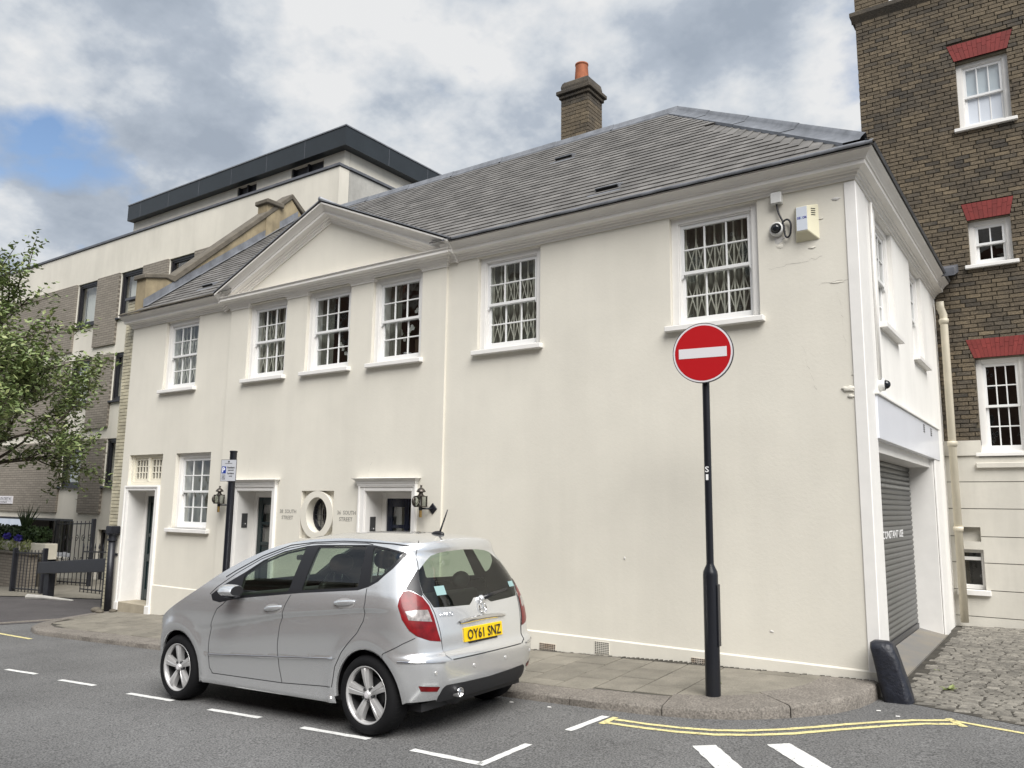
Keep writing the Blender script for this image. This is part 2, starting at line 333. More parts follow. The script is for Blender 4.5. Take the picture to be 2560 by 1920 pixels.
def wall_holes(b, x0, x1, z0, z1, y0, y1, holes, back=True):
    """wall slab in b's frame with rectangular through-holes"""
    xs = sorted({x0, x1, *[min(max(h[i], x0), x1) for h in holes for i in (0, 1)]}); zs = sorted({z0, z1, *[min(max(h[i], z0), z1) for h in holes for i in (2, 3)]})
    solid = lambda i, j: 0 <= i < len(xs)-1 and 0 <= j < len(zs)-1 and not any(h[0] < (xs[i]+xs[i+1])/2 < h[1] and h[2] < (zs[j]+zs[j+1])/2 < h[3] for h in holes)
    for i in range(len(xs)-1):
        for j in range(len(zs)-1):
            if not solid(i, j): continue
            a, c, e, g = xs[i], xs[i+1], zs[j], zs[j+1]
            b.add([(a,y0,e),(c,y0,e),(c,y0,g),(a,y0,g)], [(0,1,2,3)])
            if back: b.add([(a,y1,e),(c,y1,e),(c,y1,g),(a,y1,g)], [(3,2,1,0)])
            if not solid(i-1, j): b.add([(a,y0,e),(a,y1,e),(a,y1,g),(a,y0,g)], [(3,2,1,0)])
            if not solid(i+1, j): b.add([(c,y0,e),(c,y1,e),(c,y1,g),(c,y0,g)], [(0,1,2,3)])
            if not solid(i, j-1): b.add([(a,y0,e),(c,y0,e),(c,y1,e),(a,y1,e)], [(3,2,1,0)])
            if not solid(i, j+1): b.add([(a,y0,g),(c,y0,g),(c,y1,g),(a,y1,g)], [(0,1,2,3)])
    return b
def sweep(b, prof, path, closed=False):
    """sweep a (out,z) profile along a plan path [(x,y)..]; 'out' is to the right of the direction of travel; mitred"""
    n = len(path); rows = []
    for i, p in enumerate(path):
        p = Vector(p); d0 = (p-Vector(path[i-1])).normalized() if i else None; d1 = (Vector(path[i+1])-p).normalized() if i < n-1 else None
        n0 = Vector((d0.y, -d0.x)) if d0 else None; n1 = Vector((d1.y, -d1.x)) if d1 else None
        if n0 is None: nn = n1
        elif n1 is None: nn = n0
        else:
            nn = (n0+n1).normalized(); nn = nn/max(0.3, nn.dot(n0))
        rows.append([(p.x+nn.x*o_, p.y+nn.y*o_, z) for o_, z in prof])
    m_ = len(prof); k = len(b.v)
    b.grid(rows)
    for row in (rows[0], rows[-1]): b.add(row, [tuple(range(m_))])
    return b
def text(name, body, w, h, O, R, U, mt, parent, ext=0.001, sx=None, bold=0.0):
    """lettering fitted into w x h, centred at O, along R, up U"""
    cu = bpy.data.curves.new(name, 'FONT'); cu.body = body; cu.align_x = 'CENTER'; cu.align_y = 'CENTER'; cu.extrude = ext; cu.offset = bold; cu.resolution_u = 2
    to = bpy.data.objects.new(name, cu)
    me = bpy.data.meshes.new_from_object(to)
    bpy.data.objects.remove(to, do_unlink=True)
    co = np.array([v.co[:] for v in me.vertices]); lo, hi = co.min(0), co.max(0); R = Vector(R).normalized(); U = Vector(U).normalized(); W = R.cross(U)
    og = Vector(O) - org(parent)
    for v in me.vertices:
        a = ((v.co.x-(lo[0]+hi[0])/2)/(hi[0]-lo[0])*w, (v.co.y-(lo[1]+hi[1])/2)/(hi[1]-lo[1])*h, v.co.z)
        v.co = og + R*a[0] + U*a[1] + W*a[2]
    me.materials.clear(); me.materials.append(MT[mt]); me.name = name
    return link_mesh(name, me, parent)
SLOPE = 0.036
def gz(x): return SLOPE*x
# ------------------------------------------------------------------ ground
b = MB(); rows = []
for y in (-60, -16, -8, -1, 6, 40): rows.append([(x, y, gz(x)) for x in (-90, -40, -20, -10, 0, 10, 40)])
road = b.grid(rows).build('road', 'asphalt', loc=(0, 0, 0)); road['kind'] = 'structure'
def flat(name, pts, mt, parent, lift=0.004):
    bb = MB(); n = len(pts); bb.add([(x, y, gz(x)+lift) for x, y in pts], [tuple(range(n))]); o = bb.build(name, mt, parent)
    me = o.data
    if me.polygons[0].normal.z < 0: me.flip_normals()
    return o
def strip(path, w):
    Lf, Rt = [], []
    for i, p in enumerate(path):
        p = Vector(p); t = (Vector(path[min(i+1, len(path)-1)])-Vector(path[max(i-1, 0)])).normalized(); nrm = Vector((-t.y, t.x))
        Lf.append(tuple(p+nrm*w/2)); Rt.append(tuple(p-nrm*w/2))
    return Lf + Rt[::-1]
def ragged(path, w, k=0.05):
    """paint strip with slightly uneven edges"""
    out = []
    for i in range(len(path)-1):
        a, c = Vector(path[i]), Vector(path[i+1]); n = max(1, int((c-a).length/k))
        out += [a.lerp(c, j/n) for j in range(n)]
    out.append(Vector(path[-1])); Lf, Rt = [], []
    for i, p in enumerate(out):
        t = (out[min(i+1, len(out)-1)]-out[max(i-1, 0)]).normalized(); nrm = Vector((-t.y, t.x))
        Lf.append(p+nrm*(w/2+random.uniform(-.004, .004))); Rt.append(p-nrm*(w/2+random.uniform(-.004, .004)))
    bb = MB(); n = len(out)
    bb.add([(q.x, q.y, gz(q.x)+.004) for q in Lf] + [(q.x, q.y, gz(q.x)+.004) for q in Rt], [(n+i, n+i+1, i+1, i) for i in range(n-1)])
    return bb
for a, c in ((-10.49, -9.83), (-9.22, -8.56), (-7.86, -7.15), (-6.53, -5.86), (-5.29, -4.56), (-11.9, -11.2)):
    ragged([(a, -3.535), (c, -3.50)], 0.062).build('parking_dash', 'white_line', road)
ragged([(-4.08, -3.545), (-3.44, -3.555)], 0.065).build('parking_corner_line', 'white_line', road)
ragged([(-3.44, -3.585), (-3.44, -2.98)], 0.065).build('parking_end_line', 'white_line', road)
ragged([(-3.39, -2.50), (-3.36, -1.94)], 0.07).build('parking_end_line', 'white_line', road)
outer = [(-3.24, -2.13), (-2.92, -2.125), (-2.65, -2.10), (-2.38, -2.03), (-2.14, -1.90), (-1.90, -1.71), (-1.70, -1.49), (-1.50, -1.27), (-1.30, -1.06), (-1.10, -0.88), (-0.88, -0.76)]
inner = [(-3.24, -2.00), (-2.92, -2.00), (-2.68, -1.975), (-2.44, -1.915), (-2.22, -1.80), (-2.00, -1.625), (-1.80, -1.42), (-1.60, -1.195), (-1.40, -0.99), (-1.18, -0.80), (-0.95, -0.66)]
ragged(outer, 0.055).build('yellow_line', 'yellow_line', road); ragged(inner, 0.055).build('yellow_line', 'yellow_line', road)
ragged([(-3.27, -2.18), (-3.27, -1.93)], 0.055).build('yellow_line_end', 'yellow_line', road)
ragged([(-0.83, -0.83), (-0.97, -0.60)], 0.055).build('yellow_line_end', 'yellow_line', road)
ragged([(-0.93, -0.66), (-0.62, -0.76), (-0.30, -0.86), (0.4, -1.1)], 0.05).build('yellow_line', 'yellow_line', road)
ragged([(-15.6, -2.0), (-13.02, -2.12)], 0.06).build('yellow_line', 'yellow_line', road)
for p0, p1, e in (((-2.335, -2.35), (-2.005, -2.76), 2.6), ((-1.895, -2.035), (-1.515, -2.46), 2.6)):
    q = Vector(p0)+(Vector(p1)-Vector(p0))*e; ragged([p0, tuple(q)], 0.175).build('give_way_bar', 'white_line', road)
# pavement: bed, kerb stones, slabs
YK = -1.74
def pz(x, y): return gz(x) + 0.075 + (min(max((y-YK)/(-YK), 0), 1))*0.062
front = [(-14.75, 0.02), (-14.70, -0.45), (-14.60, -0.95), (-14.38, -1.40), (-14.05, -1.66), (-13.55, -1.82), (-12.8, -1.83), (-11.7, -1.80), (-10.1, -1.76), (-8, -1.75), (-6, -1.745), (-4.45, -1.745), (-3.72, -1.74), (-3.15, -1.72), (-2.72, -1.64), (-2.38, -1.49), (-2.06, -1.24), (-1.80, -0.93), (-1.65, -0.60), (-1.585, -0.25), (-1.575, -0.02)]
bed = MB(); bfr = []
for i, p in enumerate(front):
    tg = (Vector(front[min(i+1, len(front)-1)])-Vector(front[max(i-1, 0)])).normalized(); bfr.append((p[0]-tg.y*.10, min(p[1]+tg.x*.10, -.005) if 0 < i < len(front)-1 else -.005))
bed.add([(x, y, pz(x, y)-.006) for x, y in bfr] + [(x, y, gz(x)-.05) for x, y in bfr], [tuple(range(len(front)))[::-1]] + [(i, i+1, len(front)+i+1, len(front)+i) for i in range(len(front)-1)])
pav = bed.build('pavement', 'slab_bed', loc=(0, 0, 0)); pav['kind'] = 'structure'
# kerb stones follow the front line
def arc_pts(path):
    s = [0]
    for i in range(1, len(path)): s.append(s[-1]+(Vector(path[i])-Vector(path[i-1])).length)
    def at(t):
        t = min(max(t, 0), s[-1])
        for i in range(1, len(path)):
            if t <= s[i]+1e-9:
                k = (t-s[i-1])/(s[i]-s[i-1]); return Vector(path[i-1]).lerp(Vector(path[i]), k)
        return Vector(path[-1])
    return at, s[-1]
at, Ltot = arc_pts(front)
KW = 0.27
def kerbstone(t0, t1, w=KW):
    n = max(2, int((t1-t0)/0.12)); ts = [t0+(t1-t0)*i/n for i in range(n+1)]; bb = MB(); rows = []
    dz = random.uniform(-.003, .004)
    for t in ts:
        p = at(t); tg = (at(t+.06)-at(t-.06)).normalized(); nrm = Vector((-tg.y, tg.x))      # inward
        q = p + nrm*w; zt = pz(p.x, p.y)+dz; zq = pz(q.x, min(q.y, 0))+dz*.5+.002; e = random.uniform(-.004, .004)
        rows.append([(p.x-nrm.x*(.005-e), p.y-nrm.y*(.005-e), gz(p.x)-.06), (p.x-nrm.x*.002+nrm.x*e, p.y-nrm.y*.002+nrm.y*e, zt-.022), (p.x+nrm.x*.010, p.y+nrm.y*.010, zt-.007), (p.x+nrm.x*.028, p.y+nrm.y*.028, zt), (q.x, q.y, zq), (q.x, q.y, zq-.07)])
    bb.grid(rows); k = len(rows[0])
    bb.add(rows[0], [tuple(range(k))]); bb.add(rows[-1], [tuple(range(k))])
    return bb
t = 0.02
cuts = [0.02]
while cuts[-1] < Ltot-4.0: cuts.append(cuts[-1]+random.uniform(.85, 1.2))
# stones round the corner: as in the street, three large ones
tail = [Ltot-3.25, Ltot-2.38, Ltot-1.32, Ltot-.03]
cuts = [c for c in cuts if c < Ltot-3.9] + tail
for i in range(len(cuts)-1):
    kerbstone(cuts[i]+.004, cuts[i+1]-.006, KW if i < len(cuts)-4 else (.34, .44, .50)[i-(len(cuts)-4)]).build('kerb_stone', 'granite_kerb', pav, auto=40)
# slabs in columns across the pavement
sm = boxmesh('paving_slab', 'slab')
def inside(x, y, poly):
    c = False; n = len(poly)
    for i in range(n):
        (x1, y1), (x2, y2) = poly[i], poly[(i+1) % n]
        if (y1 > y) != (y2 > y) and x < (x2-x1)*(y-y1)/(y2-y1)+x1: c = not c
    return c
def kin(x, w):
    """y of the inner edge of the kerb at x"""
    best = -1.4
    for i in range(60):
        y = -1.85+i*.03
        if inside(x, y, front) and all(inside(x+dx_, y-w+.0, front) for dx_ in (0,)): return y
    return best
x = -14.45; ci = 0; bay = []
while x < -2.25:
    cw = random.choice((.375, .385, .38)); x1 = x+cw-.013
    y0a = max(kin(x, KW), kin(x1, KW)) if -13.4 < x < -3.9 else max(kin(x, .36 if x > -3.9 else .30), kin(x1, .36 if x > -3.9 else .30))
    yy = -0.012; first = True; off = .20 if ci % 2 else .42
    if -2.95 < x and x < -2.0:                     # inspection cover bay
        bay.append((x, x1)); segs = [(-.012, -.16)]
        if y0a < -1.15: segs.append((-.91, y0a))
    else:
        segs = []; 
        while yy > y0a+.05:
            ln = off if first else .405; first = False; yn = max(yy-ln, y0a)
            if yn-y0a < .1: yn = y0a
            segs.append((yy, yn+.012)); yy = yn
    for (a, c) in segs:
        if a-c < .05: continue
        e = random.uniform(-.0015, .0025); bb = MB()
        q = [(x, c), (x1, c), (x1, a), (x, a)]
        bb.add([(px, py, pz(px, py)+e) for px, py in q]+[(px, py, pz(px, py)-.04) for px, py in q], BOXF and [(0,1,2,3), (7,6,5,4), (0,4,5,1), (1,5,6,2), (2,6,7,3), (3,7,4,0)])
        bb.build('paving_slab', 'slab', pav, bevel=.004)
    x += cw; ci += 1
bx0, bx1 = bay[0][0], max(b_[1] for b_ in bay); q = [(bx0, -.895), (bx1, -.895), (bx1, -.175), (bx0, -.175)]
bb = MB(); bb.add([(a, c, pz(a, c)+.001) for a, c in q]+[(a, c, pz(a, c)-.04) for a, c in q], [(0,1,2,3), (7,6,5,4), (0,4,5,1), (1,5,6,2), (2,6,7,3), (3,7,4,0)])
bb.build('cover_slab', 'slab', pav, bevel=.004)
for k in range(6):                                   # small blocks beside the cover
    a, c = bx1+.02, -1.80-.02*k; y1 = -.20-.105*k
    if c-a < .08: break
    bb = MB(); q = [(a, y1-.095), (c, y1-.095), (c, y1), (a, y1)]
    bb.add([(px, py, pz(px, py)+.002) for px, py in q]+[(px, py, pz(px, py)-.04) for px, py in q], [(0,1,2,3), (7,6,5,4), (0,4,5,1), (1,5,6,2), (2,6,7,3), (3,7,4,0)])
    bb.build('paving_block', 'slab', pav, bevel=.004)
q = [(-3.0, -1.40), (-2.3, -1.25), (-1.85, -.8), (-1.75, -.3), (-2.0, -.02), (-3.0, -.02)]
bb = MB(); bb.add([(a, c, pz(a, c)-.003) for a, c in q], [(0,1,2,3,4,5)]); bb.build('mortar_fill', 'slab', pav)
# setts of the mews entrance
mews = MB()
mews.add([(px, py, gz(px)+.003) for px, py in ((-1.36, -.16), (-.9, -.36), (-.45, -.57), (.6, -.85), (3.5, -1.2), (3.5, 5.6), (-1.57, 5.6), (-1.57, .2))], [tuple(range(8))])
me_o = mews.build('mews_paving', 'sett_bed', loc=(0, 0, 0)); me_o['kind'] = 'structure'
if me_o.data.polygons[0].normal.z < 0: me_o.data.flip_normals()
sv = [(-.5,-.5,0),(.5,-.5,0),(.5,.5,0),(-.5,.5,0),(-.40,-.36,.8),(.40,-.36,.8),(.40,.36,.8),(-.40,.36,.8),(0,0,1)]
sf = [(0,1,5,4),(1,2,6,5),(2,3,7,6),(3,0,4,7),(4,5,8),(5,6,8),(6,7,8),(7,4,8)]
sme = bpy.data.meshes.new('sett'); sme.from_pydata(sv, [], sf); sme.materials.append(MT['sett'])
near, far = [], []
y = -.80; k = 0
edge = lambda px: -.16-(px+1.36)*.45 if px < -.45 else -.57-(px+.45)*.27
while y < 5.55:
    dy_ = random.uniform(.068, .090); x = -1.72+random.uniform(0, .1)
    while x < 1.6:
        ln = random.uniform(.10, .19); cx, cy = x+ln/2, y+dy_/2 + .10*(x+1.3)*.25
        lim = -1.36 if cy < .05 else -1.50
        if cx-ln/2 > lim and edge(cx) < cy-dy_/2 and cy < 5.5:
            mw = Matrix.Translation((cx, cy, gz(cx)+.001)) @ Matrix.Rotation(random.uniform(-.05, .05)+.025, 4, 'Z') @ Matrix.Diagonal((ln-.014, dy_-.013, random.uniform(.012, .020), 1))
            vis = cx < -.35-.055*max(cy, 0)
            (near if vis and len(near) < 300 else far).append(mw)
        x += ln
    y += dy_; k += 1
copies(sme, 'sett', me_o, near)
join_copies(sv, sf, 'sett_field', 'sett', me_o, far)
# threshold strip of the garage
bb = MB(); bb.add([(-1.86, .45, .035), (-1.52, .45, gz(-1.5)+.022), (-1.54, 4.34, gz(-1.5)+.022), (-1.86, 4.34, .035), (-1.86, .45, -.1), (-1.52, .45, -.1), (-1.54, 4.34, -.1), (-1.86, 4.34, -.1)], BOXF and [(0,1,2,3), (7,6,5,4), (0,4,5,1), (1,5,6,2), (2,6,7,3), (3,7,4,0)])
bb.build('garage_threshold', 'threshold', me_o)

# dirt and moss gathered along the foot of the wall
q = MB(); xx = -13.0; top, bot = [], []
while xx < -1.62:
    if not (-11.3 < xx < -10.1 or -8.4 < xx < -7.2):
        k = max(.003, .005+.016*max(0, math.sin(xx*2.1)*math.sin(xx*.77+1))+random.uniform(-.003, .006)); yw = -.0185 if (xx < -11.6 or xx > -6.82) else -.0485
        q.add([(xx, yw, pz(xx, -.02)-.01), (xx+.06, yw, pz(xx+.06, -.02)-.01), (xx+.05, yw, pz(xx, -.02)+k), (xx+.015, yw, pz(xx, -.02)+k*.7), (xx, yw-.02-k, pz(xx, -.04)+.001), (xx+.06, yw-.02-k*.6, pz(xx, -.04)+.001)], [(0, 1, 2, 3), (0, 4, 5, 1), (3, 2, 5, 4)])
    xx += .055
o = q.build('dirt_line', 'sett_bed', pav, fixn=False); o['kind'] = 'stuff'
# ------------------------------------------------------------------ parts shared by buildings
def sash_window(parent, O, R, I, w, h, jamb=.085, head=.075, cols=3, rt=2, rb=2, grille=False, curtain='full', depth=.05, sill=(.05, .075, .06), room='room_dark', rdepth=.75, frame_mt='white_paint', cmt='curtain', label=None, horn=True, name='window'):
    F = lambda: MB(O, R, I)
    b = F()
    b.box(0, jamb, depth, .30, 0, h).box(w-jamb, w, depth, .30, 0, h).box(jamb, w-jamb, depth, .30, h-head, h).box(jamb, w-jamb, depth-.02, .30, 0, .035)
    b.box(jamb, jamb+.014, depth+.012, .2, .035, h-head).box(w-jamb-.014, w-jamb, depth+.012, .2, .035, h-head).box(jamb+.014, w-jamb-.014, depth+.012, .2, h-head-.014, h-head)
    win = b.build(name, frame_mt, parent, bevel=.004)
    if label: win['label'] = label
    if sill:
        e, pr, th = sill
        F().box(-e, w+e, -pr, .10, -th, 0).build('sill', frame_mt, win, bevel=.006)
    a0, a1, z0, z1 = jamb+.014, w-jamb-.014, .035, h-head-.014
    mid = z0+(z1-z0)*(rb/(rt+rb))+.012
    st, br = .038, .018
    def sash(nm, zl, zh, v0, bot, top, rows):
        s = F(); v1 = v0+.034
        s.box(a0, a0+st, v0, v1, zl, zh).box(a1-st, a1, v0, v1, zl, zh).box(a0+st, a1-st, v0, v1, zl, zl+bot).box(a0+st, a1-st, v0, v1, zh-top, zh)
        pw = (a1-a0-2*st-(cols-1)*br)/cols; ph = (zh-zl-bot-top-(rows-1)*br)/rows
        for c in range(1, cols): x = a0+st+c*pw+(c-1)*br; s.box(x, x+br, v0+.004, v1-.004, zl+bot, zh-top)
        for r in range(1, rows): z = zl+bot+r*ph+(r-1)*br; s.box(a0+st, a1-st, v0+.006, v1-.006, z, z+br)
        if nm == 'upper_sash' and horn: s.prism([(a0, zl), (a0+.032, zl), (a0+.026, zl-.03), (a0, zl-.05)], v0, v1).prism([(a1, zl), (a1-.032, zl), (a1-.026, zl-.03), (a1, zl-.05)], v0, v1)
        s.build(nm, 'sash_paint', win, bevel=.003)
        pm = None
        for c in range(cols):
            for r in range(rows):
                x = a0+st+c*(pw+br); z = zl+bot+r*(ph+br); vm = (v0+v1)/2
                q = F(); q.add([(x-.004, vm, z-.004), (x+pw+.004, vm, z-.004), (x+pw+.004, vm, z+ph+.004), (x-.004, vm, z+ph+.004)], [(0, 1, 2, 3)])
                q.build('pane', 'pane_glass', win)
    sash('upper_sash', mid-.02, z1, depth+.03, .038, .042, rt)
    sash('lower_sash', z0, mid+.018, depth+.066, .078, .036, rb)
    if grille:
        g = F(); nb = 8; H = z1-z0; xs = [a0+.02+(a1-a0-.04)*i/(nb-1)+((i % 2)-.5)*.012 for i in range(nb)]
        for i, x in enumerate(xs):
            g.box(x-.009, x+.009, .205, .213, z0, z1)
            if i < nb-1:
                for za, zb in ((.10, .44), (.50, .84)):
                    for p, q in (((x, za), (xs[i+1], zb)), ((x, zb), (xs[i+1], za))):
                        pa, pb = Vector((p[0], .217, z0+p[1]*H)), Vector((q[0], .217, z0+q[1]*H)); g.tube([pa, pb], .0075, 4)
        g.build('security_grille', 'grille_cream', win)
    spans = {'full': [(a0, a1)], 'left': [(a0, a0+(a1-a0)*.33)], 'both': [(a0, a0+(a1-a0)*.25), (a1-(a1-a0)*.25, a1)], None: [], 'pane_backing': []}[curtain]
    if curtain == 'pane_backing': F().box(a0, a1, .17, .18, 0, h).build('pane_backing', 'alarm_panel', win)  # flat pale blue-grey sheet close behind the glass
    for (c0, c1) in spans:
        g = F(); n = int((c1-c0)*90); rows = []
        ph = random.uniform(0, 6)
        for z in (0.0, h): rows.append([(c0+(c1-c0)*i/n, .262+.014*math.sin(ph+i*1.05)+.008*math.sin(i*.37+ph), z) for i in range(n+1)])
        g.grid(rows).build('curtain', cmt, win, smooth=True)
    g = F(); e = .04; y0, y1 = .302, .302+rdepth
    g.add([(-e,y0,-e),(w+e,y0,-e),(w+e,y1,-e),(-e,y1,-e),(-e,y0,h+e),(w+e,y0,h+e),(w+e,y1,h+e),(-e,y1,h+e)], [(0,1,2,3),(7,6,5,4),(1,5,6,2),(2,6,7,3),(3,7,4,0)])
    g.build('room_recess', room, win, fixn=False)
    return win

def panel_door(parent, O, w, h, mt, glazed, label=None):
    """door leaf in the plane of the opening, with rails, stiles, sunk panels or panes"""
    F = lambda: MB(O); b = F(); t0, t1 = 0.0, .045; st = .10
    b.box(0, st, t0, t1, 0, h).box(w-st, w, t0, t1, 0, h).box(w/2-.04, w/2+.04, t0, t1, 0, h)
    zr = [0, .20, .62, .74, 1.02, h-.52, h-.12, h] if not glazed else [0, .20, .70, .84, h-.80, h-.74, h-.44, h]
    rails = [(0, .18), (.68, .82), (h*.565, h*.565+.06), (h*.75, h*.75+.05), (h-.12, h)] if glazed else [(0, .20), (.70, .84), (h*.60, h*.60+.08), (h-.12, h)]
    for a, c in rails: b.box(st, w/2-.04, t0, t1, a, c).box(w/2+.04, w-st, t0, t1, a, c)
    leaf = b.build('door', mt, parent, bevel=.006)
    if label: leaf['label'] = label
    for i in range(len(rails)-1):
        za, zb = rails[i][1], rails[i+1][0]
        for xa, xb in ((st, w/2-.04), (w/2+.04, w-st)):
            if glazed and i >= 2:
                q = F(); q.add([(xa, .022, za), (xb, .022, za), (xb, .022, zb), (xa, .022, zb)], [(0, 1, 2, 3)]); q.build('pane', 'pane_glass', leaf)
            else:
                q = F(); q.box(xa-.002, xb+.002, .020, .040, za-.002, zb+.002).box(xa+.04, xb-.04, .010, .020, za+.04, zb-.04); q.build('door_panel', mt, leaf, bevel=.004)
    if glazed: F().box(st-.02, w-st+.02, .10, .11, h*.5, h-.05).build('net_curtain', 'curtain', leaf)
    F().box(.02, w-.02, .34, .36, 0, h).build('hall_back', 'room_dark', leaf)
    return leaf

# ------------------------------------------------------------------ the white house
XC = -1.57                                     # street corner
house = thing('house', 'long two storey cream stucco house with pediment and slate roof', 'house', (-8.0, 0, 0))
WZ0, WZ1 = 3.612, 4.886
WX = [(-13.581, -12.569), (-11.120, -10.143), (-9.660, -8.679), (-8.222, -7.261), (-6.300, -5.313), (-3.561, -2.554)]
TH = .35
SEAM_L, SEAM_R = -11.60, -6.824
ov = (-9.568, -8.859, 1.089, 1.792)
holes = [(a, c, WZ0, WZ1) for a, c in WX]
holes += [(-12.970, -11.952, 1.145, 2.445), (-14.48, -13.38, 1.905, 2.45), (-14.41, -13.50, -.9, 1.798), (-11.11, -10.226, -.9, 1.792), (-8.211, -7.317, -.9, 1.792), ov]
def facade(x0, x1, y, dy=0.0):
    b = MB(); wall_holes(b, x0, x1, -.9, 4.95, y, TH, [h for h in holes if x0 < h[0] < x1]); return b
wl = facade(-14.71, SEAM_L, 0).build('wall', 'stucco', house); wl['label'] = 'cream stucco wall of the end bay with a door and small window'
wm = facade(SEAM_L, SEAM_R, -.03).build('wall', 'stucco', house); wm['label'] = 'cream stucco wall of the centre bay under the pediment'
wr = facade(SEAM_R, XC, 0).build('wall', 'stucco', house); wr['label'] = 'broad blank cream stucco wall of the corner bay'
# plinth course, drawn slightly proud
for a, c, y in ((-13.39, SEAM_L, 0), (SEAM_L, -11.253, -.03), (-10.133, -8.324, -.03), (-7.235, SEAM_R, -.03), (SEAM_R, XC+.0, 0)):
    MB().prism([(y+.02, -.9), (y-.016, -.9), (y-.016, .146), (y-.004, .160), (y+.02, .160)], a, c, 'x').build('plinth', 'stucco', house)
# side wall on the mews, with garage opening
SF = dict(O=(XC, 0, 0), R=(0, 1, 0), I=(-1, 0, 0))
sw = [(.97, 1.95, WZ0, WZ1), (3.20, 4.14, WZ0, WZ1)]
b = MB(**SF); wall_holes(b, TH, 5.62, -.9, 4.95, .0, TH, [(.45, 4.30, -1, 2.77)]+sw); b.build('wall', 'stucco_side', house)['label'] = 'white side wall with garage opening facing the cobbled mews'
b = MB(); b.box(-14.71, -14.36, TH, 6.5, -.9, 5.0); b.build('end_wall', 'stucco', house)
b = MB(); b.box(-14.36, -2.6, 6.3, 6.5, -.9, 5.0); b.build('rear_wall', 'stucco', house)
MB(**SF).box(0.0, .43, -.012, .004, 0.0, 4.88).box(-.012, 0, -.012, .10, 0.0, 4.88).build('corner_board', 'white_paint', house, bevel=.006)
# first-floor windows
for i, (a, c) in enumerate(WX):
    y = -.03 if 0 < i < 4 else 0
    lab = ['sash window with closed grille at the far end of the facade', 'sash window with grille under the pediment', 'centre sash window under the pediment with an orchid inside', 'dark sash window under the pediment with white orchids', 'sash window with lattice grille beside the pediment', 'sash window with lattice grille above the no entry sign'][i]
    sash_window(house, (a, y, WZ0), (1, 0, 0), (0, 1, 0), c-a, WZ1-WZ0, grille=i not in (2, 3), curtain='left' if i in (2, 3) else 'full', room='room_warm' if i in (2, 3) else 'room_dark', label=lab, depth=.055, rdepth=.9 if i < 5 else .55)
for k, (a, c, z0, z1) in enumerate(sw):
    sash_window(house, (XC, a, z0), (0, 1, 0), (-1, 0, 0), c-a, z1-z0, grille=False, curtain='full', rdepth=.3, label='sash window of the mews side')
sash_window(house, (-12.970, 0, 1.145), (1, 0, 0), (0, 1, 0), 1.018, 1.30, curtain='full', depth=.07, sill=(.10, .07, .065), label='ground floor sash window with net curtain beside the street lantern')
# slatted fanlight over the end door
FX0, FX1, FZ0, FZ1 = -14.48, -13.38, 1.905, 2.45
b = MB(); b.box(FX0, FX0+.07, .06, .2, FZ0, FZ1).box(FX1-.03, FX1, .06, .2, FZ0, FZ1).box(FX0+.07, FX1-.03, .06, .2, FZ0, FZ0+.06).box(FX0+.07, FX1-.03, .06, .2, FZ1-.05, FZ1)
xm = (FX0+.07+FX1-.03)/2; b.box(xm-.03, xm+.03, .055, .19, FZ0+.06, FZ1-.05)
fan = b.build('fanlight', 'cream_paint', house, bevel=.004)
for xa, xb in ((FX0+.07, xm-.03), (xm+.03, FX1-.03)):
    g = MB(); z0, z1 = FZ0+.06, FZ1-.05
    g.box(xa, xa+.045, .09, .12, z0, z1).box(xb-.045, xb, .09, .12, z0, z1).box(xa+.045, xb-.045, .09, .12, z0, z0+.05).box(xa+.045, xb-.045, .09, .12, z1-.05, z1)
    xi0, xi1, zi0, zi1 = xa+.045, xb-.045, z0+.05, z1-.05
    for k in range(1, 4): x = xi0+(xi1-xi0)*k/4; g.box(x-.016, x+.016, .095, .115, zi0, zi1)
    for k in range(1, 3): z = zi0+(zi1-zi0)*k/3; g.box(xi0, xi1, .097, .113, z-.010, z+.010)
    g.build('fanlight_grille', 'cream_paint', fan)
MB().box(FX0+.05, FX1-.02, .24, .26, FZ0, FZ1).build('fanlight_back', 'room_dark', fan)
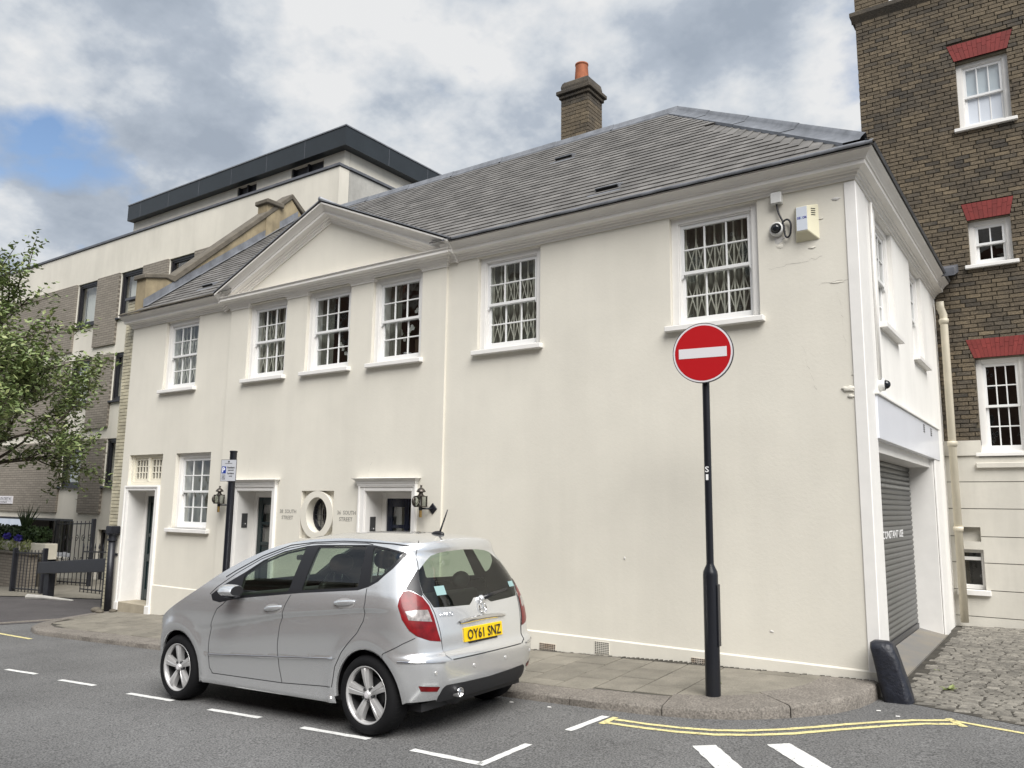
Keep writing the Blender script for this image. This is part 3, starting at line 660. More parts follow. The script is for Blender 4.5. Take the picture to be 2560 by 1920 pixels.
# doors: lining, architrave, leaf, hood
def doorway(x0, x1, ax0, ax1, zt, atop, yb, glazed, mt, hood, label, deep=.33):
    zg = pz((x0+x1)/2, 0)
    b = MB(); yf = yb-.002
    b.box(x0-.02, x0+.012, yf, deep+.02, zg-.05, zt+.012).box(x1-.012, x1+.02, yf, deep+.02, zg-.05, zt+.012).box(x0+.012, x1-.012, yf, deep+.02, zt-.012, zt+.012)
    b.build('door_lining', 'white_paint', house)
    b = MB(); pr = yb-.035
    for xa, xb in ((ax0, x0+.004), (x1-.004, ax1)):
        zb = zg+.15
        b.box(xa, xb, yb-.03, yb+.05, zb, atop); o = xa if xa == ax0 else xb; s = 1 if xa == ax0 else -1
        b.box(min(o, o+s*.035), max(o, o+s*.035), yb-.046, yb-.03, zb, atop)
        b.box(xa-.012, xb+.012, yb-.055, yb+.05, zg+.01, zb)
    b.box(x0+.004, x1-.004, yb-.030, yb+.05, zt-.004, atop).box(ax0+.035, ax1-.035, yb-.046, yb-.030, atop-.035, atop)
    b.build('architrave', 'white_paint', house, bevel=.005)
    # inner frame and leaf
    b = MB(); fr = .10
    b.box(x0+.012, x0+fr, deep-.04, deep+.03, zg, zt-.012).box(x1-fr*.5, x1-.012, deep-.04, deep+.03, zg, zt-.012).box(x0+fr, x1-fr*.5, deep-.04, deep+.03, zt-.10, zt-.012)
    b.build('door_frame', 'white_paint', house, bevel=.005)
    st = .16
    panel_door(house, (x0+fr, deep-.02, zg+st), x1-fr*.5-x0-fr, zt-.10-zg-st, mt, glazed, label)
    MB().box(x0+.012, x1-.012, yb-.04, deep+.05, zg-.06, zg+st).build('doorstep', 'wood_step', house, bevel=.008)
    if hood:
        hx0, hx1, hz0, hz1 = hood
        pr = [(.03, hz0-.02), (.050, hz0-.02), (.055, hz0+.012), (.062, hz0+.014), (.064, hz0+.040), (.075, hz0+.044), (.085, hz0+.060), (.115, hz0+.078), (.118, hz1), (0, hz1+.012), (0, hz0-.02)]
        bb = MB(); sweep(bb, [(o_-.0, z) for o_, z in pr], [(hx0+.10, yb+.05), (hx0+.10, yb), (hx1-.10, yb), (hx1-.10, yb+.05)]); bb.build('door_hood', 'white_paint', house)
doorway(-14.41, -13.50, -14.50, -13.39, 1.798, 1.880, 0, False, 'door_green', None, 'dark green panelled end door', .36)
doorway(-11.11, -10.226, -11.253, -10.133, 1.792, 1.880, -.03, True, 'door_green', (-11.325, -10.092, 1.885, 1.965), 'dark green half glazed door')
doorway(-8.211, -7.317, -8.324, -7.235, 1.792, 1.880, -.03, True, 'door_navy', (-8.386, -7.194, 1.885, 1.965), 'navy half glazed door')
# oval window in its square panel
cx, cz = (ov[0]+ov[1])/2, (ov[2]+ov[3])/2
b = MB(); b.box(ov[0], ov[1], .05, .10, ov[2], ov[3]); 
def ring(bb, rx0, rz0, rx1, rz1, y0, y1, n=48):
    rows = []
    for (rx, rz, y) in ((rx0, rz0, y1), (rx0, rz0, y0), (rx1, rz1, y0), (rx1, rz1, y1)): rows.append([(cx+rx*math.cos(2*math.pi*k/n), y, cz+rz*math.sin(2*math.pi*k/n)) for k in range(n+1)])
    bb.grid(rows)
b = MB(); n = 48     # back panel with oval hole
rows = [[(cx+.23*math.cos(2*math.pi*k/n), .045, cz+.265*math.sin(2*math.pi*k/n)) for k in range(n+1)], [(cx+.5*max(-.7095, min(.7095, 1.2*math.cos(2*math.pi*k/n))), .045, cz+.5*max(-.703, min(.703, 1.2*math.sin(2*math.pi*k/n)))) for k in range(n+1)]]
b.grid(rows).build('oval_panel', 'stucco', house)
b = MB(); ring(b, .352, .3495, .225, .258, -.035, .20); ow = b.build('oval_window', 'stucco', house, auto=40); ow['label'] = 'oval leaded window in a moulded ring'
b = MB(); ring(b, .226, .259, .200, .232, .10, .16); b.build('oval_frame', 'frame_black', ow, auto=40)
b = MB(); b.add([(cx+.21*math.cos(2*math.pi*k/n), .13, cz+.24*math.sin(2*math.pi*k/n)) for k in range(n)], [tuple(range(n))]); b.build('pane', 'pane_glass', ow)
b = MB()
for k in (-2, -1, 0, 1, 2):
    x = k*.075; zz = .235*math.sqrt(max(0, 1-(x/.205)**2)); b.box(cx+x-.004, cx+x+.004, .124, .136, cz-zz, cz+zz)
    z = k*.085; xx = .205*math.sqrt(max(0, 1-(z/.235)**2)); b.box(cx-xx, cx+xx, .124, .136, cz+z-.004, cz+z+.004)
b.build('leading', 'steel_dark', ow); MB().box(cx-.3, cx+.3, .36, .37, cz-.3, cz+.3).build('hall_back', 'room_dark', ow)
for (tx, z, w_, h_, s) in ((-9.855, 1.482, .375, .055, '38  SOUTH'), (-9.862, 1.389, .26, .055, 'STREET'), (-8.581, 1.482, .375, .055, '36  SOUTH'), (-8.590, 1.389, .27, .055, 'STREET')):
    text('carved_lettering', s, w_, h_, (tx, -.0308, z), (1, 0, 0), (0, 0, 1), 'carved', house, ext=.002)
# cornice
CZ = 4.896
prof = [(0, CZ), (.018, CZ), (.022, CZ+.030), (.040, CZ+.036), (.046, CZ+.060), (.066, CZ+.064), (.074, CZ+.078), (.130, CZ+.092), (.133, CZ+.096), (.133, CZ+.138), (.146, CZ+.142), (.152, CZ+.156), (.176, CZ+.182), (.205, CZ+.204), (.218, CZ+.210), (.218, CZ+.228), (0, CZ+.250)]
c = MB(); sweep(c, prof, [(-14.72, .30), (-14.72, 0), (SEAM_L, 0)]); c.build('cornice', 'cornice_paint', house)
c = MB(); sweep(c, prof, [(SEAM_R, 0), (XC, 0), (XC, 5.55)]); c.build('cornice', 'cornice_paint', house)
pm = prof[:11]+[(.146, CZ+.150), (0, CZ+.158)]
c = MB(); sweep(c, pm, [(SEAM_L, .08), (SEAM_L, -.055), (SEAM_R, -.055), (SEAM_R, .08)]); c.build('cornice', 'cornice_paint', house)
sweep(MB(), [(0, CZ+.157), (.15, CZ+.149), (.155, CZ+.152), (.155, CZ+.158), (0, CZ+.166)], [(SEAM_L, .08), (SEAM_L, -.055), (SEAM_R, -.055), (SEAM_R, .08)]).build('cornice_flashing', 'cornice_paint', house)
caps = [(SEAM_L, WX[1][0]), (WX[1][1], WX[2][0]), (WX[2][1], WX[3][0]), (WX[3][1], SEAM_R)]
cp = [(0, CZ-.052), (.012, CZ-.052), (.016, CZ-.022), (.030, CZ-.016), (.036, CZ+.016), (.055, CZ+.022), (.062, CZ+.05), (.085, CZ+.06), (.095, CZ+.088), (0, CZ+.088)]
for a, e in caps:
    sweep(MB(), cp, [(a+.001, .05), (a+.001, -.03), (e-.001, -.03), (e-.001, .05)]).build('pilaster_cap', 'cornice_paint', house)
# frieze board over the windows, under the cornice
for a, e in WX: MB().box(a+.002, e-.002, .045, .30, WZ1-.004, 4.95).build('window_head', 'cornice_paint', house)
# pediment
XA = (SEAM_L+SEAM_R)/2+.02; ZT = 5.945; TS = .42
ped = MB(); xl = XA-(ZT-4.95)/TS; xr_ = XA+(ZT-4.95)/TS
ped.prism([(xl, 4.95), (xr_, 4.95), (XA, ZT+.10)], -.03, .25).build('pediment', 'stucco', house)
pobj = [o for o in bpy.data.objects if o.name == 'pediment'][0]
rp = [(-.02, 0), (.018, 0), (.024, .034), (.046, .040), (.054, .070), (.078, .076), (.088, .094), (.140, .112), (.144, .118), (.144, .160), (.156, .164), (.164, .180), (.192, .214), (.222, .236), (.236, .244), (.236, .268), (-.02, .285)]
xe0, xe1 = SEAM_L-.19, SEAM_R+.19
rows = []
for x in (xe0, XA, xe1): rows.append([(x, -.03-o_, ZT-abs(x-XA)*TS+v) for o_, v in rp])
rk = MB(); rk.grid(rows); k = len(rp); rk.add(rows[0], [tuple(range(k))]); rk.add(rows[2], [tuple(range(k))]); rk.build('raking_cornice', 'cornice_paint', house)
# roof
EY, EZ, RY, RZ = -.235, 5.125, 3.2, 7.92
SL = math.hypot(RY-EY, RZ-EZ); CA, SA = (RY-EY)/SL, (RZ-EZ)/SL
PX0 = -14.17; HX = XC+.235                      # eave corner x
rxe = HX-(RY-EY)                                 # ridge end
rf = MB()
ypv = EY+(ZT+.26-EZ)/SA*CA
rf.add([(PX0-.1, EY, EZ), (XA-2.64, EY, EZ), (XA, ypv, EZ+(ypv-EY)/CA*SA), (PX0-.1, RY, RZ)], [(0, 1, 2, 3)])
rf.add([(XA, ypv, EZ+(ypv-EY)/CA*SA), (XA+2.64, EY, EZ), (HX, EY, EZ), (rxe, RY, RZ)], [(0, 1, 2, 3)])
rf.add([(PX0-.1, RY, RZ), (XA, ypv, EZ+(ypv-EY)/CA*SA), (rxe, RY, RZ)], [(0, 1, 2)])
rf.add([(HX, EY, EZ), (HX, RY+RY-EY, EZ), (rxe, RY, RZ)], [(0, 1, 2)])
rf.add([(HX, 2*RY-EY, EZ), (PX0-.1, 2*RY-EY, EZ), (PX0-.1, RY, RZ), (rxe, RY, RZ)], [(0, 1, 2, 3)])
roof = rf.build('roof', 'slate', house)
def ped_top(x): return ZT+.28-abs(x-XA)*TS
EXP, SWD = .162, .262
sv_ = [(-.5, 0, 0), (.5, 0, 0), (.5, 1, 0), (-.5, 1, 0), (-.5, 0, 1), (.5, 0, 1), (.5, 1, 1), (-.5, 1, 1)]
rotm = Matrix(((1, 0, 0, 0), (0, CA, -SA, 0), (0, SA, CA, 0), (0, 0, 0, 1)))
tilt = Matrix.Rotation(-.075, 4, 'X')
mats = []
nrow = int(SL/EXP)
for i in range(nrow+1):
    s = i*EXP-.01; y = EY+s*CA; z = EZ+s*SA; xmax = HX-(s+.2)*CA-.20
    x = PX0+(.5*SWD if i % 2 else 0)
    while x < xmax:
        if z+.12 > ped_top(x) or abs(x-XA) > 2.66:
            ln = min(.34, SL-s-.02)
            mw = Matrix.Translation((x, y, z)) @ rotm @ Matrix.Translation((0, 0, .018+random.uniform(0, .003))) @ tilt @ Matrix.Rotation(random.gauss(0, .006), 4, 'Z') @ Matrix.Diagonal((SWD-.004-random.uniform(0, .004), ln, .014, 1))
            if ln > .12: mats.append((((Vector((x, y, z))-CAM).length), mw))
        x += SWD
mats.sort(key=lambda t_: t_[0]); mats = [q for _, q in mats]
slm = bpy.data.meshes.new('slate'); slm.from_pydata(sv_, [], BOXF); slm.materials.append(MT['slate'])
copies(slm, 'slate', roof, mats[:300]); join_copies(sv_, BOXF, 'slate_field', 'slate', roof, mats[300:])
# lead: eave edge, ridge roll, hip, valleys
def leadstrip(pts, w, nrm, name='lead_flashing', mt='lead', seg=1.2, h=.025, parent=None):
    """overlapping lead lengths along a line: flat wings with a roll in the middle"""
    a, c = Vector(pts[0]), Vector(pts[1]); n = max(1, round((c-a).length/seg)); t = (c-a).normalized(); nrm = Vector(nrm).normalized(); sd = t.cross(nrm).normalized()
    for k in range(n):
        p, q = a.lerp(c, k/n)-t*.04, a.lerp(c, (k+1)/n); bb = MB(); rows = []
        for u, hh in ((p, .010+.006*0), (q, .016)):
            rows.append([tuple(u+sd*x+nrm*(z+hh)) for x, z in ((-w, 0-.02), (-w, .004), (-.05, .012), (-.03, .012+h), (0, .02+h), (.03, .012+h), (.05, .012), (w, .004), (w, -.02))])
        bb.grid(rows).build(name, mt, parent or roof, auto=50)
def leadrun(A, B, wa, wb, name, n, lift=.050):
    A, B, wa, wb = Vector(A), Vector(B), Vector(wa), Vector(wb); up_ = Vector((0, 0, lift))
    for k in range(n):
        rows = []
        for t_, e in ((k/n-.004, .0), ((k+1)/n, .008)):
            p = A.lerp(B, t_)+up_+Vector((0, 0, e)); sa, sb = wa.normalized(), wb.normalized(); hr = Vector((0, 0, .045))
            rows.append([tuple(p+wa-up_*.9), tuple(p+wa), tuple(p+sa*.06), tuple(p+sa*.045+hr*.5), tuple(p+sa*.02+hr), tuple(p+hr*1.25), tuple(p+sb*.02+hr), tuple(p+sb*.045+hr*.5), tuple(p+sb*.06), tuple(p+wb), tuple(p+wb-up_*.9)])
        MB().grid(rows).build(name, 'lead', roof, auto=45)
leadrun((PX0+.1, RY, RZ), (rxe, RY, RZ), (0, -.10*CA, -.10*SA), (0, .10*CA, -.10*SA), 'ridge_lead', 8)
leadrun((rxe, RY, RZ), (HX-.07, EY+.07, EZ+.045), (-.22, 0, 0), (0, .22, 0), 'hip_lead', 4)
b = MB(); b.grid([[(x, EY-.02, EZ-.002+random.uniform(-.003, .004)), (x, EY-.035, EZ+.022), (x, EY+.06, EZ+.075)][:] for x in [SEAM_R+.1+(HX-SEAM_R-.1)*i/40 for i in range(41)]]); b.build('eave_lead', 'lead', roof, smooth=True)
b = MB(); b.grid([[(x, EY-.02, EZ-.006+random.uniform(-.003, .004)), (x, EY-.03, EZ+.014), (x, EY+.06, EZ+.07)][:] for x in [-14.85+(SEAM_L+14.8)*i/20 for i in range(21)]]); b.build('eave_lead', 'coping_stone', roof, smooth=True)
b = MB(); b.grid([[(HX-.0, y, EZ-.004), (HX+.018, y, EZ+.015), (HX-.07, y, EZ+.07)] for y in (EY, 2, 5.5)]); b.build('eave_lead', 'lead', roof)
pr_ = MB(); ya = EY+(ped_top(XA)-EZ)/SA*CA+.05; ye = EY-.01
for sgn in (-1, 1):
    xe = XA+sgn*2.62
    rows = [[(XA, -.275, ped_top(XA)+.012), (xe, -.275, ped_top(xe)+.012)], [(XA, ya, ped_top(XA)+.012), (xe, .0, ped_top(xe)+.012)]]
    pr_.grid(rows)
    for k in range(6):
        p0, p1 = k/6, (k+1)/6
        q = MB(); za, zb = ped_top(XA)-(p0*2.62)*TS, ped_top(XA)-(p1*2.62)*TS
        q.add([(XA+sgn*p0*2.62, -.282, za+.010), (XA+sgn*p1*2.62, -.282, zb+.010), (XA+sgn*p1*2.62, -.282, zb+.030), (XA+sgn*p0*2.62, -.282, za+.030), (XA+sgn*p0*2.62, -.10, za+.035), (XA+sgn*p1*2.62, -.10, zb+.035)], [(0, 1, 2, 3), (3, 2, 5, 4)]); q.build('pediment_lead', 'lead', roof)
pr_.build('pediment_roof', 'slate', roof)
MB().tube([(XA, -.30, ped_top(XA)+.03), (XA, ya+.05, ped_top(XA)+.03)], .035, 8).build('pediment_ridge', 'lead', roof, smooth=True)
for (x, s) in ((-4.45, .55), (-6.28, 3.10), (-12.62, .52), (-11.85, 3.85)):      # slate vents
    y, z = EY+s*CA, EZ+s*SA; b = MB((x, y, z), (1, 0, 0), (0, CA, SA)); b.Z = Vector((0, -SA, CA))
    b.prism([(0, .0), (.22, .0), (.22, .012), (.02, .075), (0, .075)], -.16, .16, 'x'); v = b.build('roof_vent', 'lead', roof, bevel=.004)
    b = MB((x, y, z), (1, 0, 0), (0, CA, SA)); b.Z = Vector((0, -SA, CA)); b.box(-.145, .145, -.004, .004, .022, .062).build('vent_mouth', 'hole_black', roof)
    b = MB((x, y, z), (1, 0, 0), (0, CA, SA)); b.Z = Vector((0, -SA, CA)); b.box(-.24, .22, -.14, 0, .018, .026).build('vent_apron', 'lead', roof)
# parapet gable at the far end, with coping, kneeler and stub
gy = lambda y: 5.86+(y-.42)*.955
pg = MB(); pg.prism([(-.13, 5.0), (-.13, 5.82), (.26, 5.92), (.42, 5.88), (3.15, gy(3.15)+.03), (6.4, 5.4), (6.4, 5.0)], -14.52, -14.20, 'x'); par = pg.build('parapet_gable', 'parapet_render', house)
pts = [(-.18, 5.80), (.27, 5.90), (.44, 5.86), (3.17, gy(3.17)), (3.17, gy(3.17)+.13), (.42, 6.00), (.25, 5.99), (-.18, 5.89)]
MB().prism(pts, -14.56, -14.16, 'x').build('coping', 'coping_stone', par, bevel=.015); MB().prism([(3.17, gy(3.17)), (4.4, gy(3.17)-.95), (4.4, gy(3.17)-.82), (3.17, gy(3.17)+.13)], -14.56, -14.16, 'x').build('coping', 'coping_stone', par, bevel=.015)
MB().box(-14.50, -14.18, 2.50, 2.86, 7.2, 8.16).build('gable_stub', 'parapet_render', par)
MB().box(-14.57, -14.11, 2.45, 2.92, 8.16, 8.27).build('stub_cap', 'coping_stone', par, bevel=.02)
for k in range(7):
    ya_, yb_ = EY+.08+k*.49, EY+.08+(k+1)*.49+.09; z = lambda y: EZ+(y-EY)/CA*SA
    q = MB(); xk = -14.188+.003*(k % 2); q.grid([[(xk, y, z(y)+.20+dz), (xk, y, z(y)+.05+dz+.003*(k % 2)), (-14.02, y, z(y)+.055+dz+.003*(k % 2))] for y, dz in ((ya_, .002), (yb_, .010))]); q.build('step_flashing', 'lead', par)
# chimney
ch = MB(); CX0, CX1, CY0, CY1 = -7.32, -6.74, 3.75, 4.27
ch.box(CX0+.012, CX1-.012, CY0+.012, CY1-.012, 6.6, 9.12); chim = ch.build('chimney_stack', 'mortar_pale', house)
bm_ = {k: boxmesh('brick', k) for k in ('stock_brick_b', 'stock_brick', 'soot_brick')}
def brick_run(parent, x0, x1, y, z, h, L, gap, off, axis, inward, meshes, depth=.03, rag=.003):
    """one course of bricks: shallow boxes standing proud of the bed"""
    t_ = x0-(off*L); 
    while t_ < x1-.02:
        a, c = max(t_, x0), min(t_+L-gap, x1)
        if c-a > .03:
            pr = random.uniform(0, rag); dz_ = random.uniform(-.001, .001)
            if axis == 'x': mw = boxM(a, c, y-pr, y+depth, z+dz_, z+h-gap+dz_)
            else: mw = boxM(y-depth, y+pr, a, c, z+dz_, z+h-gap+dz_)
            yield mw
        t_ += L
CH_ = .0735
for i in range(22):
    z = 7.52+i*CH_
    kind = 'soot_brick' if i > 19 else None
    for mw in list(brick_run(chim, CX0, CX1, CY0, z, CH_, .215, .011, .5 if i % 2 else 0, 'x', 1, None))+list(brick_run(chim, CY0+.035, CY1, CX1, z, CH_, .215, .011, 0 if i % 2 else .5, 'y', 1, None)):
        copies(bm_[kind or random.choice(('stock_brick_b', 'stock_brick', 'stock_brick'))], 'brick', chim, [mw])
c_ = MB(); c_.box(CX0-.035, CX1+.035, CY0-.035, CY1+.035, 9.13, 9.205).box(CX0-.075, CX1+.075, CY0-.075, CY1+.075, 9.207, 9.285); c_.build('chimney_oversail', 'soot_brick', chim, bevel=.012)
c_ = MB(); rows = []
for dz_, e in ((0, .0), (.08, .005), (.16, -.015), (.20, -.05)): rows.append([(CX0-e+random.uniform(-.01, .01) if k in (0, 3, 4) else CX1+e+random.uniform(-.01, .01), CY0-e if k in (0, 1, 4) else CY1+e, 9.30+dz_+random.uniform(-.01, .01)*(dz_ > 0)) for k in range(5)])
c_.grid(rows); c_.add(rows[-1][:4], [(0, 1, 2, 3)]); c_.build('chimney_crown', 'soot_brick', chim)
px_, py_ = -7.02, 4.0
MB().lathe([(.135, 9.40), (.13, 9.62), (.118, 9.82), (.118, 9.845), (.126, 9.85), (.126, 9.875), (.10, 9.88), (.09, 9.6)], (px_, py_, 0), n=24).build('chimney_pot', 'terracotta', chim, smooth=True)
# garage: shutter, jambs, soffit, fascia
gf = MB(**SF); gf.box(.40, 4.78, -.03, .30, 2.325, 2.765); fas = gf.build('garage_fascia', 'fascia_pvc', house, bevel=.004)
MB(**SF).box(.38, 4.80, -.05, .0, 2.765, 2.80).build('fascia_drip', 'stucco_side', house, bevel=.006)
for yv in (3.35, 3.98): 
    for k in range(4): MB(**SF).box(yv, yv+.11, -.034, -.029, 2.63+.028*k, 2.645+.028*k).build('fascia_vent', 'steel_dark', house)
MB(**SF).box(.40, .475, .0, .34, 0, 2.325).build('garage_jamb', 'white_paint', house); MB(**SF).box(4.27, 4.78, .012, .34, -.1, 2.325).build('garage_jamb', 'white_paint', house)
MB(**SF).box(4.30, 4.78, -.02, .012, -.1, 2.325).build('garage_pilaster', 'white_paint', house, bevel=.006)
MB(**SF).box(.475, 4.27, .05, .36, 2.21, 2.325).build('garage_soffit', 'white_paint', house)
SHX = .31
shut = MB(**SF); shut.box(.475, 4.27, SHX+.02, SHX+.05, -.1, 2.215); shutter = shut.build('garage_shutter', 'shutter', house); shutter['label'] = 'grey steel roller shutter of the garage'
z = .10; k = 0
MB(**SF).box(.475, 4.27, SHX-.012, SHX+.02, .035, .10).build('bottom_rail', 'steel_dark', shutter)
while z < 2.18:
    hh = .066; q = MB(**SF); rows = []
    for yy_ in (.475, 4.27): rows.append([(yy_, SHX+.012, z), (yy_, SHX+.003, z+.005), (yy_, SHX-.004, z+.018), (yy_, SHX-.006, z+.034), (yy_, SHX-.002, z+.053), (yy_, SHX+.010, z+.062), (yy_, SHX+.012, z+hh)])
    q.grid(rows); s_ = q.build('slat', 'shutter', shutter, auto=60)
    if 1.86 < z < 2.06:
        q = MB(**SF); yy_ = .52
        while yy_ < 4.22: q.box(yy_, yy_+.05, SHX-.0085, SHX-.003, z+.018, z+.048); yy_ += .085
        q.build('slat_slots', 'shutter_hole', shutter)['kind'] = 'stuff'
    z += hh; k += 1
text('shutter_lettering', 'GARAGE IN CONSTANT USE', 2.35, .095, (XC-SHX+.0135, 2.25, 1.325), (0, 1, 0), (0, 0, 1), 'print_white', shutter, ext=.001, bold=.012)
# downpipe at the brick building
dp = MB(); dp.tube([(XC+.10, 5.36, 4.80), (XC+.10, 5.38, 4.70), (XC+.13, 5.42, 4.60), (XC+.13, 5.42, .02)], .055, 14)
dpo = dp.build('downpipe', 'pipe_cream', house, smooth=True)
for z in (4.50, 2.62, 1.36): MB().lathe([(.055, z-.045), (.066, z-.045), (.068, z-.01), (.072, z), (.068, z+.03), (.055, z+.03)], (XC+.13, 5.42, 0), n=16).build('pipe_collar', 'pipe_cream', dpo, smooth=True)
MB().tube([(XC+.025, .66, 4.86), (XC+.025, .66, 2.95)], .014, 8).build('conduit', 'white_paint', house, smooth=True)
# air bricks
for (a, e, z0, z1, nx, nz) in ((-5.27, -5.05, -.045, .03, 9, 4), (-4.53, -4.35, -.005, .125, 7, 7), (-3.39, -3.24, .005, .08, 8, 4)):
    ab = MB().box(a, e, -.022, -.01, z0, z1).build('air_brick', 'vent_rust' if nx > 7 else 'stucco', house)
    q = MB()
    for i in range(nx):
        for j in range(nz):
            x = a+(e-a)*(i+.5)/nx; z = z0+(z1-z0)*(j+.5)/nz; dxx, dzz = (e-a)/nx*.30, (z1-z0)/nz*.30; q.box(x-dxx, x+dxx, -.0235, -.0215, z-dzz, z+dzz)
    q.build('air_brick_holes', 'hole_black', ab)
# worn patches of render near the corner: raised flakes
def flake(cx_, cz_, rx, rz, mt, th=.006, n=22, name='render_patch', seed=0):
    rnd = random.Random(seed); prof_ = [1+rnd.uniform(-.32, .32) for _ in range(n)]; b_ = MB()
    o1 = [(cx_+rx*prof_[k]*math.cos(2*math.pi*k/n), -th*.2, cz_+rz*prof_[k]*math.sin(2*math.pi*k/n)) for k in range(n)]
    o2 = [(cx_+rx*.82*prof_[k]*math.cos(2*math.pi*k/n), -th, cz_+rz*.8*prof_[k]*math.sin(2*math.pi*k/n)) for k in range(n)]
    b_.add(o1+o2+[(cx_, -th*.8, cz_)], [(k, (k+1) % n, n+(k+1) % n, n+k) for k in range(n)]+[(n+k, n+(k+1) % n, 2*n) for k in range(n)])
    return b_.build(name, mt, house, smooth=True)
for i, (a, z, rx, rz, mt, th) in enumerate(((-1.75, 4.73, .040, .016, 'stucco_patch', .006), (-2.0, 4.26, .035, .010, 'stucco', .006), (-2.33, 4.41, .055, .04, 'stucco_patch', .003), (-2.32, 4.33, .035, .022, 'stucco', .004), (-1.78, 3.86, .07, .006, 'stucco', .004), (-1.72, 2.78, .06, .03, 'stucco', .014), (-1.70, 2.71, .03, .018, 'stucco', .010), (-1.66, 2.93, .03, .03, 'stucco', .005), (-4.16, 1.05, .012, .02, 'stucco_patch', .004), (-2.55, .42, .02, .012, 'stucco_patch', .004), (-1.9, 4.55, .02, .008, 'stucco', .006))):
    flake(a, z, rx, rz, mt, th, seed=i)

# hairline cracks in the painted render
def crack(x, z, dx_, dz_, n, seed, w_=.0013):
    rnd_ = random.Random(seed); b_ = MB(); p = []; yw = -.0315 if SEAM_L < x < SEAM_R else -.0012
    for k in range(n+1): p.append((x+dx_*k/n+rnd_.uniform(-.014, .014), z+dz_*k/n+rnd_.uniform(-.014, .014)))
    for k in range(n):
        (a, c), (e, g) = p[k], p[k+1]; w2 = w_*rnd_.uniform(.3, 1.1); b_.add([(a, yw, c-w2), (e, yw, g-w2), (e, yw, g+w2), (a, yw, c+w2)], [(0, 1, 2, 3)])
    b_.build('hairline_crack', 'carved', house)
for i, (x, z, dx_, dz_, n) in enumerate(((-2.45, 4.10, .55, .05, 14), (-1.95, 3.86, .36, .03, 10), (-2.15, 3.30, .12, -.5, 12), (-1.72, 3.15, -.05, .6, 14), (-8.2, 2.0, .15, .35, 9), (-10.9, 2.02, .1, .4, 9), (-14.62, 2.5, .12, -.35, 9))): crack(x, z, dx_, dz_, n, 40+i)
# ------------------------------------------------------------------ brick building beyond the mews
YB = 5.6
bb_ = thing('brick_building', 'tall sooty yellow brick building with red window arches and cream rusticated base', 'building', (0, YB, 0))
hb = [(-1.05, -.34, 7.60, 8.72), (-1.045, -.475, 5.36, 6.075), (-1.085, -.455, 2.48, 3.90)]
bw = MB(); wall_holes(bw, -2.49, 4.0, 2.60, 10.05, YB+.028, YB+.45, hb); bwall = bw.build('wall', 'mortar_dark', bb_)
MB().box(-2.475, -2.2, YB+.46, 12, 0, 10.05).build('end_wall', 'soot_brick', bb_)
arches = [[(-1.15, 9.04), (-.245, 9.04), (-.33, 8.755), (-1.06, 8.755)], [(-1.11, 6.355), (-.415, 6.355), (-.475, 6.085), (-1.045, 6.085)], [(-1.185, 4.205), (-.36, 4.205), (-.45, 3.915), (-1.09, 3.915)]]
mats = []
for i in range(112):
    z = 2.672+i*.0661
    for mw in brick_run(bwall, -2.49, 4.0, YB, z, .0661, random.choice((.208, .214)), .013, (.5 if i % 2 else 0)+random.uniform(-.06, .06), 'x', 1, None, depth=.04, rag=.006):
        c = mw.translation; w2 = mw[0][0]/2
        cut = False; a, e = c.x-w2, c.x+w2
        for h in hb:
            if h[2]-.03 < c.z < h[3]+.03 and e > h[0]-.0 and a < h[1]+.0:
                if a < h[0]: e = h[0]
                elif e > h[1]: a = h[1]
                else: cut = True
        for A in arches:
            if A[3][1]-.02 < c.z < A[0][1]+.01:
                k_ = (c.z-A[3][1])/(A[0][1]-A[3][1]); l_ = A[3][0]+(A[0][0]-A[3][0])*k_; r_ = A[2][0]+(A[1][0]-A[2][0])*k_
                if a < r_ and e > l_:
                    if a < l_: e = l_-.004
                    elif e > r_: a = r_+.004
                    else: cut = True
        if cut or e-a < .03: continue
        mw = boxM(a, e, c.y-mw[1][1]/2, c.y+mw[1][1]/2, c.z-mw[2][2]/2, c.z+mw[2][2]/2)
        st = math.sin(c.x*2.1+c.z*1.3)*.5+math.sin(c.z*2.7-c.x*1.7+1)*.5
        soot = .10+.10*(st > .15)+.35*(7.9 < c.z < 9.3 and abs((c.z-8.0)-(c.x+2.3)*.75) < .38)+.25*(c.z > 9.6)+.15*(c.z < 4.8)
        kd = 'soot_brick' if random.random() < soot else ('stock_brick_b' if random.random() < .16 else 'stock_brick')
        vis = c.x < .0
        mats.append(((c-CAM).length+(0 if vis else 50), kd, mw))
mats.sort(key=lambda t_: t_[0])
for _, kd, mw in mats[:300]: copies(bm_[kd], 'brick', bwall, [mw])
for kd in ('soot_brick', 'stock_brick', 'stock_brick_b'): join_copies(BOXV, BOXF, 'brick_field', kd, bwall, [q for _, k2, q in mats[300:] if k2 == kd])
for A in arches:
    ar_ = MB(); ar_.prism([A[0], A[1], A[2], A[3]], YB-.002, YB+.10); ao = ar_.build('window_arch', 'red_joint', bb_)
    n = 13 if A[1][0]-A[0][0] > .8 else 10
    for k in range(n):
        for (s0, s1) in (((0, .5), (.5, 1)) if k % 2 else ((0, .72), (.72, 1))):
            def P_(u, v): xl_ = A[3][0]+(A[0][0]-A[3][0])*v; xr2 = A[2][0]+(A[1][0]-A[2][0])*v; return (xl_+(xr2-xl_)*u, A[3][1]+(A[0][1]-A[3][1])*v)
            e = .05/n; v0, v1 = s0+(.008 if s0 else 0), s1-(.008 if s1 < 1 else 0)
            q = MB(); q.prism([P_((k+.03)/n, v0), P_((k+.97)/n, v0), P_((k+.97)/n, v1), P_((k+.03)/n, v1)], YB-.008, YB+.02); q.build('voussoir', 'red_brick', ao)
